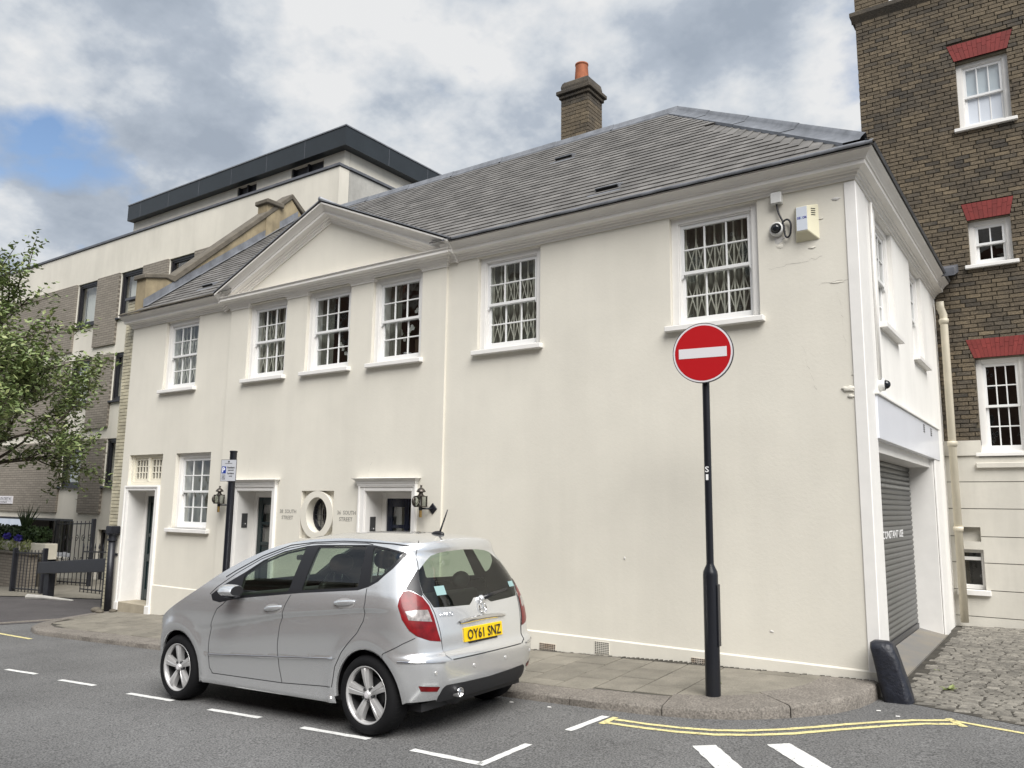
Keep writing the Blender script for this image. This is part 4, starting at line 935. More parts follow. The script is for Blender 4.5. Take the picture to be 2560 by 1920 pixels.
for (h, rt, rb_, cols, lab, cur) in ((hb[0], 1, 1, 3, 'upper six pane sash window', 'pane_backing'), (hb[1], 1, 1, 2, 'small four pane window', None), (hb[2], 2, 2, 3, 'tall twelve pane sash window', None)):
    sash_window(bb_, (h[0], YB, h[2]), (1, 0, 0), (0, 1, 0), h[1]-h[0], h[3]-h[2], jamb=.075, head=.06, cols=cols, rt=rt, rb=rb_, curtain=cur, depth=.09, sill=(.07, .06, .055), label=lab, rdepth=.5, cmt='curtain_white', horn=False)
MB().box(-2.57, 4.0, YB-.07, YB+.4, 10.05, 10.12).prism([(YB, 9.93), (YB-.07, 10.05), (YB+.1, 10.05)], -2.55, 4.0, 'x').build('string_course', 'soot_brick', bb_)
b = MB().box(-2.49, 4.0, YB+.03, YB+.45, 10.12, 12.5); up = b.build('attic_wall', 'mortar_pale', bb_)
for i in range(14):
    for mw in brick_run(up, -2.49, .5, YB+.005, 10.125+i*.0745, .0745, .225, .011, .5 if i % 2 else 0, 'x', 1, None): copies(bm_['stock_brick_b'], 'brick', up, [mw])
MB().prism([(-1.95, 10.12), (-1.30, 10.12), (-1.38, 10.9), (-1.78, 10.9)], YB-.03, YB+.1).build('dormer_cheek', 'cloth_white', bb_)
# rusticated base
gr = [-.40, .10, .48, .87, 1.25, 1.655, 2.05, 2.44]
bh = [(-1.47, -1.17, 1.175, 1.385), (-1.46, -1.15, .485, 1.06)]
for i in range(len(gr)-1):
    q = MB(); wall_holes(q, -1.60, 4.0, gr[i]+.006, gr[i+1]-.006, YB-.03, YB+.25, bh); q.build('rusticated_course', 'stucco_base', bb_, bevel=.006)
MB().box(-1.60, 4.0, YB-.02, YB+.24, -.4, 2.44).build('base_core', 'stucco_base', bb_) if False else None
q = MB(); wall_holes(q, -1.60, 4.0, -.4, 2.44, YB-.012, YB+.02, bh); q.build('base_joint', 'carved', bb_)
q = MB(); wall_holes(q, -1.60, 4.0, 2.44, 2.665, YB-.055, YB+.25, [(-1.085, -.455, 2.40, 2.8)]); q.build('base_band', 'stucco_base', bb_, bevel=.006)
MB().box(-1.12, -.42, YB-.05, YB+.1, 2.415, 2.455).build('window_ledge', 'frame_black', bb_)
MB().box(-1.16, -.40, YB-.08, YB+.1, 2.25, 2.33).build('window_ledge', 'stucco_base', bb_, bevel=.008)
MB().box(-1.50, -1.14, YB+.06, YB+.1, 1.15, 1.40).build('vent_niche', 'stucco_base', bb_)
q = MB().box(-1.50, -1.435, YB-.04, YB+.05, 1.17, 1.46); q.build('vent_grate', 'black_iron', bb_)
lw = MB(); X0, X1, Z0, Z1 = -1.46, -1.15, .485, 1.06
lw.box(X0, X0+.045, YB+.05, YB+.13, Z0, Z1).box(X1-.045, X1, YB+.05, YB+.13, Z0, Z1).box(X0+.045, X1-.045, YB+.05, YB+.13, Z0, Z0+.06).box(X0+.045, X1-.045, YB+.05, YB+.13, Z1-.05, Z1).box(X0+.045, X1-.045, YB+.04, YB+.13, Z1-.16, Z1-.11)
lwo = lw.build('window', 'white_paint', bb_, bevel=.004)
MB().add([(X0+.04, YB+.10, Z0+.05), (X1-.04, YB+.10, Z0+.05), (X1-.04, YB+.10, Z1-.13), (X0+.04, YB+.10, Z1-.13)], [(0, 1, 2, 3)]).build('pane', 'pane_glass', lwo)
MB().add([(X0+.04, YB+.10, Z1-.115), (X1-.04, YB+.10, Z1-.115), (X1-.04, YB+.10, Z1-.04), (X0+.04, YB+.10, Z1-.04)], [(0, 1, 2, 3)]).build('pane', 'pane_glass', lwo)
MB().box(X0, X1, YB+.16, YB+.18, Z0, Z1).build('pane_backing', 'room_dark', lwo)  # flat sheet in the dark room colour, just behind the panes
MB().box(-1.52, -1.09, YB-.085, YB+.06, .40, .48).build('sill', 'white_paint', lwo, bevel=.006)
MB().prism([(4.95, 5.20), (5.62, 5.42), (5.62, 5.30), (4.95, 5.08)], XC+.02, XC+.36, 'x').build('lead_apron', 'lead_dark', bb_)

# ------------------------------------------------------------------ modern block beyond the house
YM = 5.6
blk = thing('apartment_block', 'modern cream rendered block with brown brick panels and dark overhanging roof', 'building', (-26, YM, -1))
XR = -15.36
wins = [(-28.75, -27.32), (-25.90, -24.47), (-23.05, -21.62), (-20.20, -18.77)]
levels = [(7.65, 9.22), (4.85, 6.45), (2.05, 3.60)]
holes_b = [(a, c, z0, z1) for a, c in wins for z0, z1 in levels] + [(-34.5, -27.6, -.35, .95), (-25.95, -24.9, -1.0, .66)]
b = MB(); wall_holes(b, -42, XR, -2.5, 10.48, YM, YM+.35, holes_b); b.build('wall', 'render_cream', blk)
MB().box(XR-.33, XR, YM+.36, YM+12, -2, 10.48).build('side_wall', 'render_grey', blk)
MB().box(-42, XR-.33, YM+12, YM+12.3, -2, 10.48).build('rear_wall', 'render_grey', blk)
MB().box(-42, XR+.03, YM-.04, YM+.36, 10.50, 10.57).box(XR-.35, XR+.05, YM+.36, YM+12, 10.50, 10.57).build('parapet_coping', 'lead_dark', blk)
mat('block_brick', (0.195, 0.155, 0.112), 0.9, var=0.15, scale=3, coords='World')
mt = MT['block_brick']; t_ = mt.node_tree; bsd = t_.nodes['Principled BSDF']
gpos = N(t_, 'ShaderNodeNewGeometry'); sp_ = N(t_, 'ShaderNodeSeparateXYZ'); cbx = N(t_, 'ShaderNodeCombineXYZ'); t_.links.new(gpos.outputs['Position'], sp_.inputs[0]); t_.links.new(sp_.outputs['X'], cbx.inputs[0]); t_.links.new(sp_.outputs['Z'], cbx.inputs[1])
bk = N(t_, 'ShaderNodeTexBrick', i_Scale=1.0); bk.inputs['Brick Width'].default_value = .33; bk.inputs['Row Height'].default_value = .082; bk.inputs['Mortar Size'].default_value = .008; bk.inputs['Bias'].default_value = 0.0
bk.inputs['Color1'].default_value = (.265, .235, .195, 1); bk.inputs['Color2'].default_value = (.215, .190, .157, 1); bk.inputs['Mortar'].default_value = (.13, .113, .092, 1)
t_.links.new(cbx.outputs[0], bk.inputs['Vector']); t_.links.new(bk.outputs['Color'], bsd.inputs['Base Color'])
bmp = N(t_, 'ShaderNodeBump', i_Strength=.6, i_Distance=.02, invert=True); t_.links.new(bk.outputs['Fac'], bmp.inputs['Height']); t_.links.new(bmp.outputs[0], bsd.inputs['Normal'])
for z0, z1 in levels:
    xs = [-42]+[q for w_ in wins for q in w_]+[XR-.5]
    for k in range(0, len(xs), 2):
        MB().box(xs[k]+(.002 if k else 0), xs[k+1]-.002, YM-.07, YM+.02, z0-.88, z1+.0).build('brick_panel', 'block_brick', blk)
    for a, c in wins:
        f = MB(); f.box(a, a+.09, YM+.05, YM+.16, z0, z1).box(c-.09, c, YM+.05, YM+.16, z0, z1).box(a+.09, c-.09, YM+.05, YM+.16, z0, z0+.09).box(a+.09, c-.09, YM+.05, YM+.16, z1-.09, z1)
        f.box(a+.09, a+.15, YM+.07, YM+.16, z0+.09, z1-.09).box(c-.15, c-.09, YM+.07, YM+.16, z0+.09, z1-.09).box(a+.15, c-.15, YM+.07, YM+.16, z0+.09, z0+.14).box(a+.15, c-.15, YM+.07, YM+.16, z1-.14, z1-.09)
        w_ = f.build('window', 'frame_black', blk)
        MB().add([(a+.14, YM+.12, z0+.13), (c-.14, YM+.12, z0+.13), (c-.14, YM+.12, z1-.13), (a+.14, YM+.12, z1-.13)], [(0, 1, 2, 3)]).build('pane', 'pane_glass', w_)
        MB().box(a-.03, c+.03, YM-.08, YM+.05, z0-.06, z0-.001).build('sill', 'frame_black', w_)
        q = MB(); q.grid([[(a+.15+(c-a-.3)*i/24*.62, YM+.30+.02*math.sin(i*1.3), z) for i in range(25)] for z in (z0+.1, z1-.1)]); q.build('curtain', 'curtain_white', w_, smooth=True)
        MB().box(a, c, YM+.9, YM+.92, z0, z1).build('room_back', 'room_dark', w_)
# basement openings
f = MB(); f.box(-34.5, -27.6, YM+.10, YM+.18, .87, .95).box(-27.68, -27.6, YM+.10, YM+.18, -.35, .87); bo = f.build('basement_window', 'frame_black', blk)
MB().box(-34.5, -27.6, YM+1.6, YM+1.62, -.35, .95).build('room_back', 'cloth_white', bo)
for (a, c, mt) in ((-34.2, -32.2, 'room_dark'), (-31.6, -31.1, 'curtain'), (-30.6, -30.0, 'curtain'), (-29.0, -27.8, 'wood_brown')): MB().box(a, c, YM+1.4, YM+1.5, -.35, .93).build('room_furnishing', mt, bo)
a, c, z0, z1 = -25.95, -24.9, -1.0, .66
f = MB(); f.box(a, a+.1, YM+.12, YM+.2, z0, z1).box(c-.1, c, YM+.12, YM+.2, z0, z1).box(a+.1, c-.1, YM+.12, YM+.2, z0, z0+.1).box(a+.1, c-.1, YM+.12, YM+.2, z1-.1, z1); w_ = f.build('window', 'frame_black', blk)
MB().add([(a+.09, YM+.16, z0+.09), (c-.09, YM+.16, z0+.09), (c-.09, YM+.16, z1-.09), (a+.09, YM+.16, z1-.09)], [(0, 1, 2, 3)]).build('pane', 'pane_glass', w_); MB().box(a-.1, c+.1, YM-.10, YM+.1, z0-.12, z0-.001).build('sill', 'frame_black', w_)
q = MB(); q.grid([[(a+.1+(c-a-.2)*i/16, YM+.32+.02*math.sin(i*1.3), z) for i in range(17)] for z in (z0, z1)]); q.build('curtain', 'curtain', w_, smooth=True)
# penthouse with overhanging roof
YP = 6.25
b = MB(); wall_holes(b, -26.6, -15.9, 10.3, 11.32, YP, YP+.2, [(-20.7, -19.75, 10.5, 11.3), (-18.15, -16.75, 10.5, 11.3)]); b.build('penthouse_wall', 'render_cream', blk)
MB().box(-16.1, -15.9, YP+.21, YP+9, 10.3, 11.32).build('penthouse_wall', 'render_cream', blk); MB().box(-26.6, -26.4, YP+.21, YP+9, 10.3, 11.32).build('penthouse_wall', 'render_cream', blk)
MB().box(-41, XR-.34, YM+.36, YM+11.9, 10.25, 10.30).build('terrace_deck', 'coping_stone', blk)
for a, c in ((-20.7, -19.75), (-18.15, -16.75)):
    w_ = MB().box(a, c, YP+.12, YP+.14, 10.5, 11.3).build('penthouse_glazing', 'frame_black', blk)
    MB().box(a, a+.06, YP+.03, YP+.12, 10.5, 11.3).build('mullion', 'frame_black', w_); MB().box((a+c)/2-.03, (a+c)/2+.03, YP+.03, YP+.12, 10.5, 11.3).build('mullion', 'frame_black', w_)
ro = MB().box(-26.6, -15.62, 6.0, YP+9.5, 11.32, 11.87).build('roof_overhang', 'zinc_dark', blk)
MB().box(-26.62, -15.60, 5.98, YP+9.5, 11.87, 11.905).build('roof_trim', 'lead', ro)
x = -25.8
while x < -16: MB().box(x-.006, x+.006, 5.996, 6.004, 11.33, 11.86).build('panel_joint', 'lead_dark', ro); x += 1.7
for k in range(1, 6): MB().box(-15.624, -15.616, 6.0+k*1.7-.006, 6.0+k*1.7+.006, 11.33, 11.86).build('panel_joint', 'lead_dark', ro)
# street name plate
sn = MB().box(-33.2, -31.93, YM-.10, YM-.07, 1.42, 1.70).build('street_name_plate', 'sign_white', loc=(-32.5, YM-.08, 1.55), bevel=.004); tag(sn, 'white street name plate on the brown brick panel', 'street sign')
text('plate_lettering', 'SOUTH STREET W1', 1.05, .11, (-32.565, YM-.1008, 1.60), (1, 0, 0), (0, 0, 1), 'print_black', sn); text('plate_lettering', 'CITY OF WESTMINSTER', .7, .05, (-32.7, YM-.1008, 1.475), (1, 0, 0), (0, 0, 1), 'print_black', sn)
MB().box(-33.15, -31.98, YM-.1012, YM-.1, 1.515, 1.52).build('plate_rule', 'print_black', sn)
# glazed brick pier between the two
pier = thing('brick_pier', 'narrow cream glazed brick pier at the end of the white house', 'pier', (-14.96, .15, -.6))
MB().box(-15.19, -14.715, .115, .60, -.9, 5.55).build('pier_core', 'glazed_joint', pier)
gbm = boxmesh('brick', 'glazed_brick')
z = -.62; i = 0
while z < 5.50:
    copies(gbm, 'brick', pier, list(brick_run(pier, -15.20, -14.715, .105, z, .0655, .235, .010, .5 if i % 2 else 0, 'x', 1, None))); z += .0655; i += 1
MB().box(-15.24, -14.72, .06, .62, 5.55, 5.60).build('pier_cap', 'lead_dark', pier)
# ------------------------------------------------------------------ yard at the far end
def post(name, lab, cat, x, y, w_, z0, z1, mt='black_iron'):
    o = MB().box(x-w_, x+w_, y-w_, y+w_, z0, z1).build(name, mt, loc=(x, y, z0), bevel=.012); return tag(o, lab, cat)
pp = thing('vent_pipe', 'black cast iron pipe with square hopper head beside the end door', 'pipe', (-14.63, -.10, pz(-14.63, -.1)-.02))
MB().tube([(-14.62, -.10, -.46), (-14.66, -.10, .92)], .062, 16).build('shaft', 'black_iron', pp, smooth=True)
MB().lathe([(.062, .86), (.085, .87), (.085, .90), (.072, .91), (.072, .96), (.09, .97), (.09, 1.0), (.06, 1.02)], (-14.66, -.10, 0), n=16).build('collar', 'black_iron', pp, auto=40)
MB().box(-14.76, -14.56, -.19, -.01, .99, 1.14).build('hopper_head', 'black_iron', pp, bevel=.015)
MB().box(-14.70, -14.60, -.02, .115, .60, .64).build('bracket', 'black_iron', pp)
for (x, y, s) in ((-14.55, -.28, .07), (-14.82, -.20, .09), (-14.40, -.12, .06)):
    o = MB().sphere((x, y, pz(x, y)+s*.3), s, 8, 6, (1.3, 1, .6)).build('loose_stone', 'coping_stone', loc=(x, y, pz(x, y))); tag(o, 'small broken stone at the foot of the black pipe', 'stone', 'broken stones by the black pipe')
br = thing('barrier', 'black timber barrier beam on a post across the ramp', 'barrier', (-20.4, 1.55, gz(-20.4)))
q = MB(); A_, B_ = Vector((-21.0, 1.62, -.06)), Vector((-16.75, 1.0, .26)); t = (B_-A_).normalized(); n_ = Vector((-t.y, t.x, 0)).normalized(); pts = []
for P_0 in (A_, B_):
    for dn, dz in ((-.05, -.14), (.05, -.14), (.05, .14), (-.05, .14)): pts.append(tuple(P_0+n_*dn+Vector((0, 0, dz))))
q.add(pts, [(0, 1, 2, 3), (7, 6, 5, 4), (0, 4, 5, 1), (1, 5, 6, 2), (2, 6, 7, 3), (3, 7, 4, 0)]); q.build('beam', 'black_iron', br, bevel=.01)
MB().box(-20.62, -20.38, 1.56, 1.72, gz(-20.5)-.03, -.16).build('post', 'black_iron', br, bevel=.01)
MB().box(-16.95, -16.80, 1.02, 1.16, gz(-16.9)-.03, .12).build('post', 'black_iron', br, bevel=.01)
def railing(name, lab, x0, y0, x1, y1, h, n, posts=True, spear=True):
    th = thing(name, lab, 'gate' if 'gate' in name else 'railing', (x0, y0, gz(x0)))
    A, B = Vector((x0, y0, gz(x0))), Vector((x1, y1, gz(x1)))
    for hh in (.10, h-.08): MB().tube([A+Vector((0, 0, hh)), B+Vector((0, 0, hh))], .018, 6).build('rail', 'black_iron', th)
    for k in range(n+1):
        p = A.lerp(B, k/n); q = MB(); q.tube([p, p+Vector((0, 0, h))], .011, 6); 
        if spear: q.tube([p+Vector((0, 0, h)), p+Vector((0, 0, h+.04)), p+Vector((0, 0, h+.14))], [.018, .02, .002], 6)
        q.build('bar', 'black_iron', th)
    if posts:
        for P_0 in (A, B): MB().box(P_0.x-.05, P_0.x+.05, P_0.y-.05, P_0.y+.05, P_0.z-.02, P_0.z+h+.05).build('gate_post', 'black_iron', th, bevel=.01)
    return th
railing('yard_railing', 'black spear topped railing behind the barrier beam', -21.2, 2.75, -17.95, 2.35, 1.12, 13, posts=False)
railing('side_gate', 'low black iron gate beside the planter wall', -23.35, 2.05, -21.6, 2.0, 1.10, 9, spear=False)
th = railing('tall_gate', 'tall iron gate with scrollwork in front of the basement', -25.3, 4.0, -23.0, 3.9, 1.85, 9, posts=True, spear=False)
for k in range(6):
    x = -25.1+k*.36; q = MB(); q.tube([(x+.10*math.cos(a_*.7)*(1-a_/14), 3.97, gz(x)+1.35+.12*math.sin(a_*.7)*(1-a_/14)) for a_ in range(13)], .010, 5); q.tube([(x+.10*math.cos(a_*.7)*(1-a_/14), 3.97, gz(x)+.75-.12*math.sin(a_*.7)*(1-a_/14)) for a_ in range(13)], .010, 5); q.build('scroll', 'black_iron', th)
pw = thing('planter_wall', 'low brown brick garden wall with cream planter boxes on top', 'wall', (-27, 2.9, gz(-27)))
MB().box(-31, -24.35, 2.85, 3.10, -1.6, .03).build('wall', 'block_brick', pw); MB().box(-31, -24.25, 2.80, 3.15, .03, .08).build('coping', 'coping_stone', pw, bevel=.01)
for k in range(4): MB().box(-30.2+k*1.55, -28.85+k*1.55, 3.2, 3.55, -.2, .34).build('planter_box', 'cream_paint', pw, bevel=.02)
MB().box(-31, -24.2, 3.16, 3.6, -1.5, -.1).build('planter_ledge', 'coping_stone', pw)
def leafball(cx_, cy_, cz_, rx, ry, rz, n, size, rnd):
    v, f = [], []
    for _ in range(n):
        while True:
            a = [rnd.uniform(-1, 1) for _ in range(3)]
            if .35 < sum(q*q for q in a) < 1: break
        c = Vector((cx_+a[0]*rx, cy_+a[1]*ry, cz_+a[2]*rz)); d1 = Vector([rnd.gauss(0, 1) for _ in range(3)]).normalized(); d2 = d1.cross(Vector([rnd.gauss(0, 1) for _ in range(3)])).normalized(); s = size*rnd.uniform(.6, 1.3)
        k = len(v); v += [c-d1*s, c+d2*s*.5, c+d1*s, c-d2*s*.5]; f.append((k, k+1, k+2, k+3))
    return v, f
rnd = random.Random(4)
hd = thing('clipped_hedge', 'dark green hedge with blue flowers in the planter boxes', 'hedge', (-27, 3.4, .34))
b = MB(); v, f = [], []
for k in range(10):
    a, e = leafball(-30+k*.56, 3.42, .56, .42, .24, .26, 420, .06, rnd); o_ = len(v); v += a; f += [tuple(o_+i for i in q) for q in e]
b.v, b.f = v, f; b.build('foliage', 'hedge', hd, fixn=False)
b = MB(); v, f = [], []
for k in range(6):
    a, e = leafball(-29.2+k*.78, 3.18, .20, .30, .14, .22, 150, .055, rnd); o_ = len(v); v += a; f += [tuple(o_+i for i in q) for q in e]
b.v, b.f = v, f; b.build('trailing_foliage', 'leaf_light', hd, fixn=False)
b = MB(); v, f = [], []
for (x, z) in ((-26.4, .50), (-29.6, .38), (-25.7, .46), (-27.8, .40)):
    a, e = leafball(x, 3.10, z, .18, .1, .10, 60, .045, rnd); o_ = len(v); v += a; f += [tuple(o_+i for i in q) for q in e]
b.v, b.f = v, f; b.build('blossom', 'flower_blue', hd, fixn=False)
sp = thing('spiky_plant', 'spiky grass-like plant rising from the hedge', 'plant', (-26.1, 3.45, .5)); q = MB()
for k in range(40):
    a = rnd.uniform(0, 6.28); l = rnd.uniform(.5, 1.05); t = rnd.uniform(.05, .5); p = Vector((-26.1, 3.45, .5)); dr = Vector((math.cos(a)*t, math.sin(a)*t, 1)).normalized()
    q.tube([p, p+dr*l*.6, p+dr*l+Vector((math.cos(a)*.12*t, math.sin(a)*.12*t, -.08*t))], [.018, .014, .002], 4)
q.build('blades', 'hedge', sp)
# ramp surface and pale edging
rm_ = MB(); rp_ = [(-15.0, .45), (-15.15, -1.0), (-15.8, -2.1), (-22.5, -1.1), (-22.0, 1.2), (-17.2, 2.2)]
rm_.add([(x, y, gz(x)+.006) for x, y in rp_], [tuple(range(6))]); rmo = rm_.build('ramp', 'asphalt_ramp', loc=(0, 0, 0)); rmo['kind'] = 'structure'
if rmo.data.polygons[0].normal.z < 0: rmo.data.flip_normals()
ft = MB(); q = [(-40, 1.0), (-22.3, 1.15), (-21.0, 1.5), (-16.0, 2.4), (-15.3, 3.0), (-15.3, 5.6), (-40, 5.6)]
ft.add([(x, y, gz(x)+.02) for x, y in q], [tuple(range(7))]); fo = ft.build('forecourt_paving', 'slab', loc=(0, 0, 0)); fo['kind'] = 'structure'
if fo.data.polygons[0].normal.z < 0: fo.data.flip_normals()
q = MB(); q.tube([(-20.6, 1.22, gz(-20.6)+.05), (-20.0, 1.30, gz(-20)+.05), (-18.9, 1.44, gz(-18.9)+.01)], [.065, .05, .02], 8); o = q.build('ramp_edge', 'render_grey', loc=(-20.6, 1.22, gz(-20.6))); tag(o, 'pale concrete edge at the foot of the barrier', 'kerb')
for P0, P1 in (((-25, .2), (-21.6, .72)), ((-15.1, -.2), (-15.9, -2.0))):
    o = MB().box(0, 1, 0, 1, 0, 1)
    st_ = strip([P0, P1], .14); q = MB(); q.add([(x, y, gz(x)+.02) for x, y in st_]+[(x, y, gz(x)-.04) for x, y in st_], [(0, 1, 2, 3), (7, 6, 5, 4), (0, 4, 5, 1), (1, 5, 6, 2), (2, 6, 7, 3), (3, 7, 4, 0)])
    q.build('edging_kerb', 'granite_kerb', rmo)
# ------------------------------------------------------------------ street tree
tree = thing('street_tree', 'leafy street tree in front of the apartment block', 'tree', (-25.2, 1.0, gz(-25.2)))
rnd = random.Random(11); br_ = MB(); tips = []
def branch(p, dr, ln, r, depth):
    n = 4; pts = [p]; rs = [r]; q = p.copy(); dd = dr.copy()
    for i in range(n):
        dd = (dd + Vector([rnd.gauss(0, .13) for _ in range(3)]) + Vector((0, 0, .03))).normalized(); q = q+dd*ln/n; pts.append(q.copy()); rs.append(r*(1-.14*(i+1)))
        if depth <= 2: tips.append((q.copy(), depth))
    br_.tube(pts, rs, 6 if depth else 5, caps=False)
    if depth == 0: return
    for k in range(rnd.choice((3, 4)) if depth > 1 else 3):
        a = rnd.uniform(0, 6.28); sp_ = rnd.uniform(.45, .85); side = dd.orthogonal().normalized(); side = Matrix.Rotation(a, 3, dd) @ side
        st = pts[rnd.randint(2, n)]
        branch(st, (dd*math.cos(sp_)+side*math.sin(sp_)).normalized(), ln*rnd.uniform(.60, .78), r*.56, depth-1)
base = Vector((-25.2, 1.0, gz(-25.2)-.05)); br_.tube([base, base+Vector((0, 0, 1.2)), base+Vector((.05, 0, 3.6))], [.17, .14, .10], 10)
for k in range(9):
    a = k*.785+.2; el = rnd.uniform(.45, 1.1); branch(base+Vector((.03, 0, 2.3+.20*k)), Vector((math.cos(a)*math.cos(el), math.sin(a)*math.cos(el), math.sin(el))), rnd.uniform(2.1, 2.7), .07, 3)
branch(base+Vector((.05, 0, 3.0)), Vector((.05, 0, 1)), 3.0, .10, 3); branch(base+Vector((.05, 0, 2.3)), Vector((.75, -.1, .55)).normalized(), 2.9, .085, 3); branch(base+Vector((.05, 0, 2.7)), Vector((.8, .0, .30)).normalized(), 2.4, .07, 3)
br_.build('trunk', 'bark', tree, smooth=True, fixn=False)
for mt, prob, seed in (('leaf', .74, 1), ('leaf_light', .30, 2)):
    r2 = random.Random(seed); v, f = [], []
    for p, dp_ in tips:
        for _ in range(11 if dp_ == 0 else 7):
            if r2.random() > prob: continue
            c = p+Vector([r2.gauss(0, .13) for _ in range(3)]); d1 = Vector((r2.gauss(0, 1), r2.gauss(0, 1), r2.gauss(-.2, .5))).normalized(); up_ = Vector((r2.gauss(0, .5), r2.gauss(0, .5), 1)).normalized(); d2 = d1.cross(up_).normalized(); s = r2.uniform(.055, .10)
            k = len(v); v += [c-d1*s, c-d1*s*.1+d2*s*.55, c+d1*s, c-d1*s*.1-d2*s*.55, c-up_*s*.18]; f += [(k, k+1, k+4), (k+1, k+2, k+4), (k+2, k+3, k+4), (k+3, k, k+4)]
    b = MB(); b.v, b.f = v, f; b.build('crown', mt, tree, fixn=False)
# ------------------------------------------------------------------ street furniture and fittings
ne = thing('no_entry_sign', 'round red no entry sign on a black pole at the pavement corner', 'road sign', (-2.715, -1.166, pz(-2.715, -1.166)))
zb = pz(-2.715, -1.166)-.02
MB().lathe([(.001, zb), (.066, zb), (.066, 1.03), (.062, 1.06), (.034, 1.12), (.033, 1.14), (.033, 3.22), (.001, 3.22)], (-2.715, -1.166, 0), n=24).build('pole', 'black_gloss', ne, auto=40)
MB().box(-2.655, -2.640, -1.195, -1.135, .42, .95).build('access_door', 'black_gloss', ne, bevel=.004)
nr = Vector((.13, -1, 0)).normalized(); Rr = Vector((-nr.y, nr.x, 0)); sc = Vector((-2.722, -1.166, 3.035))+nr*.055
def disc(r, d0, d1, name, mt, n=48):
    q = MB(sc, Rr, -nr); q.add([(r*math.cos(2*math.pi*k/n), -d, r*math.sin(2*math.pi*k/n)) for d in (d0, d1) for k in range(n)], [tuple(range(n)), tuple(range(2*n-1, n-1, -1))]+[(k, (k+1) % n, n+(k+1) % n, n+k) for k in range(n)]); return q.build(name, mt, ne)
disc(.282, -.012, .012, 'sign_plate', 'sign_back'); disc(.275, .0121, .0135, 'sign_border', 'sign_white'); disc(.259, .0136, .015, 'sign_face', 'sign_red')
q = MB(sc, Rr, -nr); q.box(-.222, .222, -.0165, -.0152, -.046, .046); q.build('sign_bar', 'sign_white', ne, bevel=.0)
MB().box(-2.76, -2.67, -1.21, -1.125, 2.95, 3.0).box(-2.76, -2.67, -1.21, -1.125, 3.1, 3.14).build('clamp', 'steel_dark', ne)
text('pole_lettering', 'S', .035, .052, (-2.7105, -1.2005, 1.965), (1, .12, 0), (0, 0, 1), 'print_white', ne, bold=.01); text('pole_lettering', '1', .022, .052, (-2.7105, -1.2005, 1.895), (1, .12, 0), (0, 0, 1), 'print_white', ne, bold=.01)
pk = thing('parking_sign', 'grey resident permit parking plate on a black post behind the car', 'road sign', (-10.5, -.60, pz(-10.5, -.6)))
zb = pz(-10.5, -.6)-.02
MB().lathe([(.001, zb), (.052, zb), (.052, 2.36), (.058, 2.36), (.058, 2.385), (.001, 2.39)], (-10.5, -.60, 0), n=20).build('post', 'black_gloss', pk, auto=40)
nr = Vector((.30, -1, 0)).normalized(); Rr = Vector((-nr.y, nr.x, 0)); PO = Vector((-10.53, -.60, 2.085))+nr*.062
q = MB(PO, Rr, -nr); q.box(-.14, .14, -.003, .003, -.165, .165); q.build('sign_plate', 'sign_back', pk)
q = MB(PO, Rr, -nr); q.box(-.134, .134, -.0045, -.0032, -.159, .159); q.build('sign_face', 'sign_grey', pk)
q = MB(PO, Rr, -nr); q.box(-.122, -.045, -.006, -.0047, -.045, .06); q.build('parking_symbol', 'sign_blue', pk)
up = Vector((0, 0, 1)); pt = lambda u, w_, v=.0065: PO+Rr*u+nr*v+up*w_
text('sign_lettering', 'P', .05, .075, pt(-.084, .008), Rr, up, 'print_white', pk, bold=.02)
for k, s in enumerate(('Resident', 'permit', 'holders', 'only')): text('sign_lettering', s, (.13, .10, .115, .06)[k], .03, pt(.045, .045-k*.044, .0055), Rr, up, 'print_black', pk, bold=.012)
q = MB(PO, Rr, -nr); q.box(-.112, -.055, -.006, -.0047, -.135, -.065); q.build('zone_symbol', 'print_black', pk)
q = MB(PO, Rr, -nr); q.box(-.106, -.061, -.0068, -.0061, -.129, -.071); q.build('zone_symbol_face', 'sign_grey', pk)
text('sign_lettering', 'E', .022, .04, pt(-.0835, -.10, .0072), Rr, up, 'print_black', pk, bold=.02); text('sign_lettering', 'City of Westminster', .13, .014, pt(0, .105, .0055), Rr, up, 'print_black', pk)
q = MB(PO, Rr, -nr); q.lathe([(.001, -.006), (.014, -.006), (.014, -.0047)], (0, 0, .132), 'y', 12); q.build('crest', 'print_black', pk)
# stone guard post at the corner
st = MB(); rows = []; n = 22
for t, rx, ry, cx_, cy_ in ((-.06, .122, .12, -1.405, -.12), (.0, .120, .118, -1.415, -.12), (.10, .118, .114, -1.440, -.12), (.20, .115, .110, -1.466, -.12), (.30, .112, .106, -1.492, -.12), (.39, .106, .100, -1.514, -.118), (.435, .094, .088, -1.524, -.117), (.452, .065, .06, -1.528, -.116), (.458, .001, .001, -1.528, -.116)):
    rows.append([(cx_+rx*(abs(math.cos(a))**.55*math.copysign(1, math.cos(a)))+random.uniform(-.008, .008)*(rx > .1), cy_+ry*(abs(math.sin(a))**.55*math.copysign(1, math.sin(a)))+random.uniform(-.008, .008)*(rx > .1), t) for a in [2*math.pi*k/n for k in range(n)]])
    rows[-1].append(rows[-1][0])
st.grid(rows); o = st.build('guard_stone', 'tar_black', loc=(-1.445, -.12, -.06), smooth=True); tag(o, 'leaning black painted guard stone at the house corner', 'bollard')
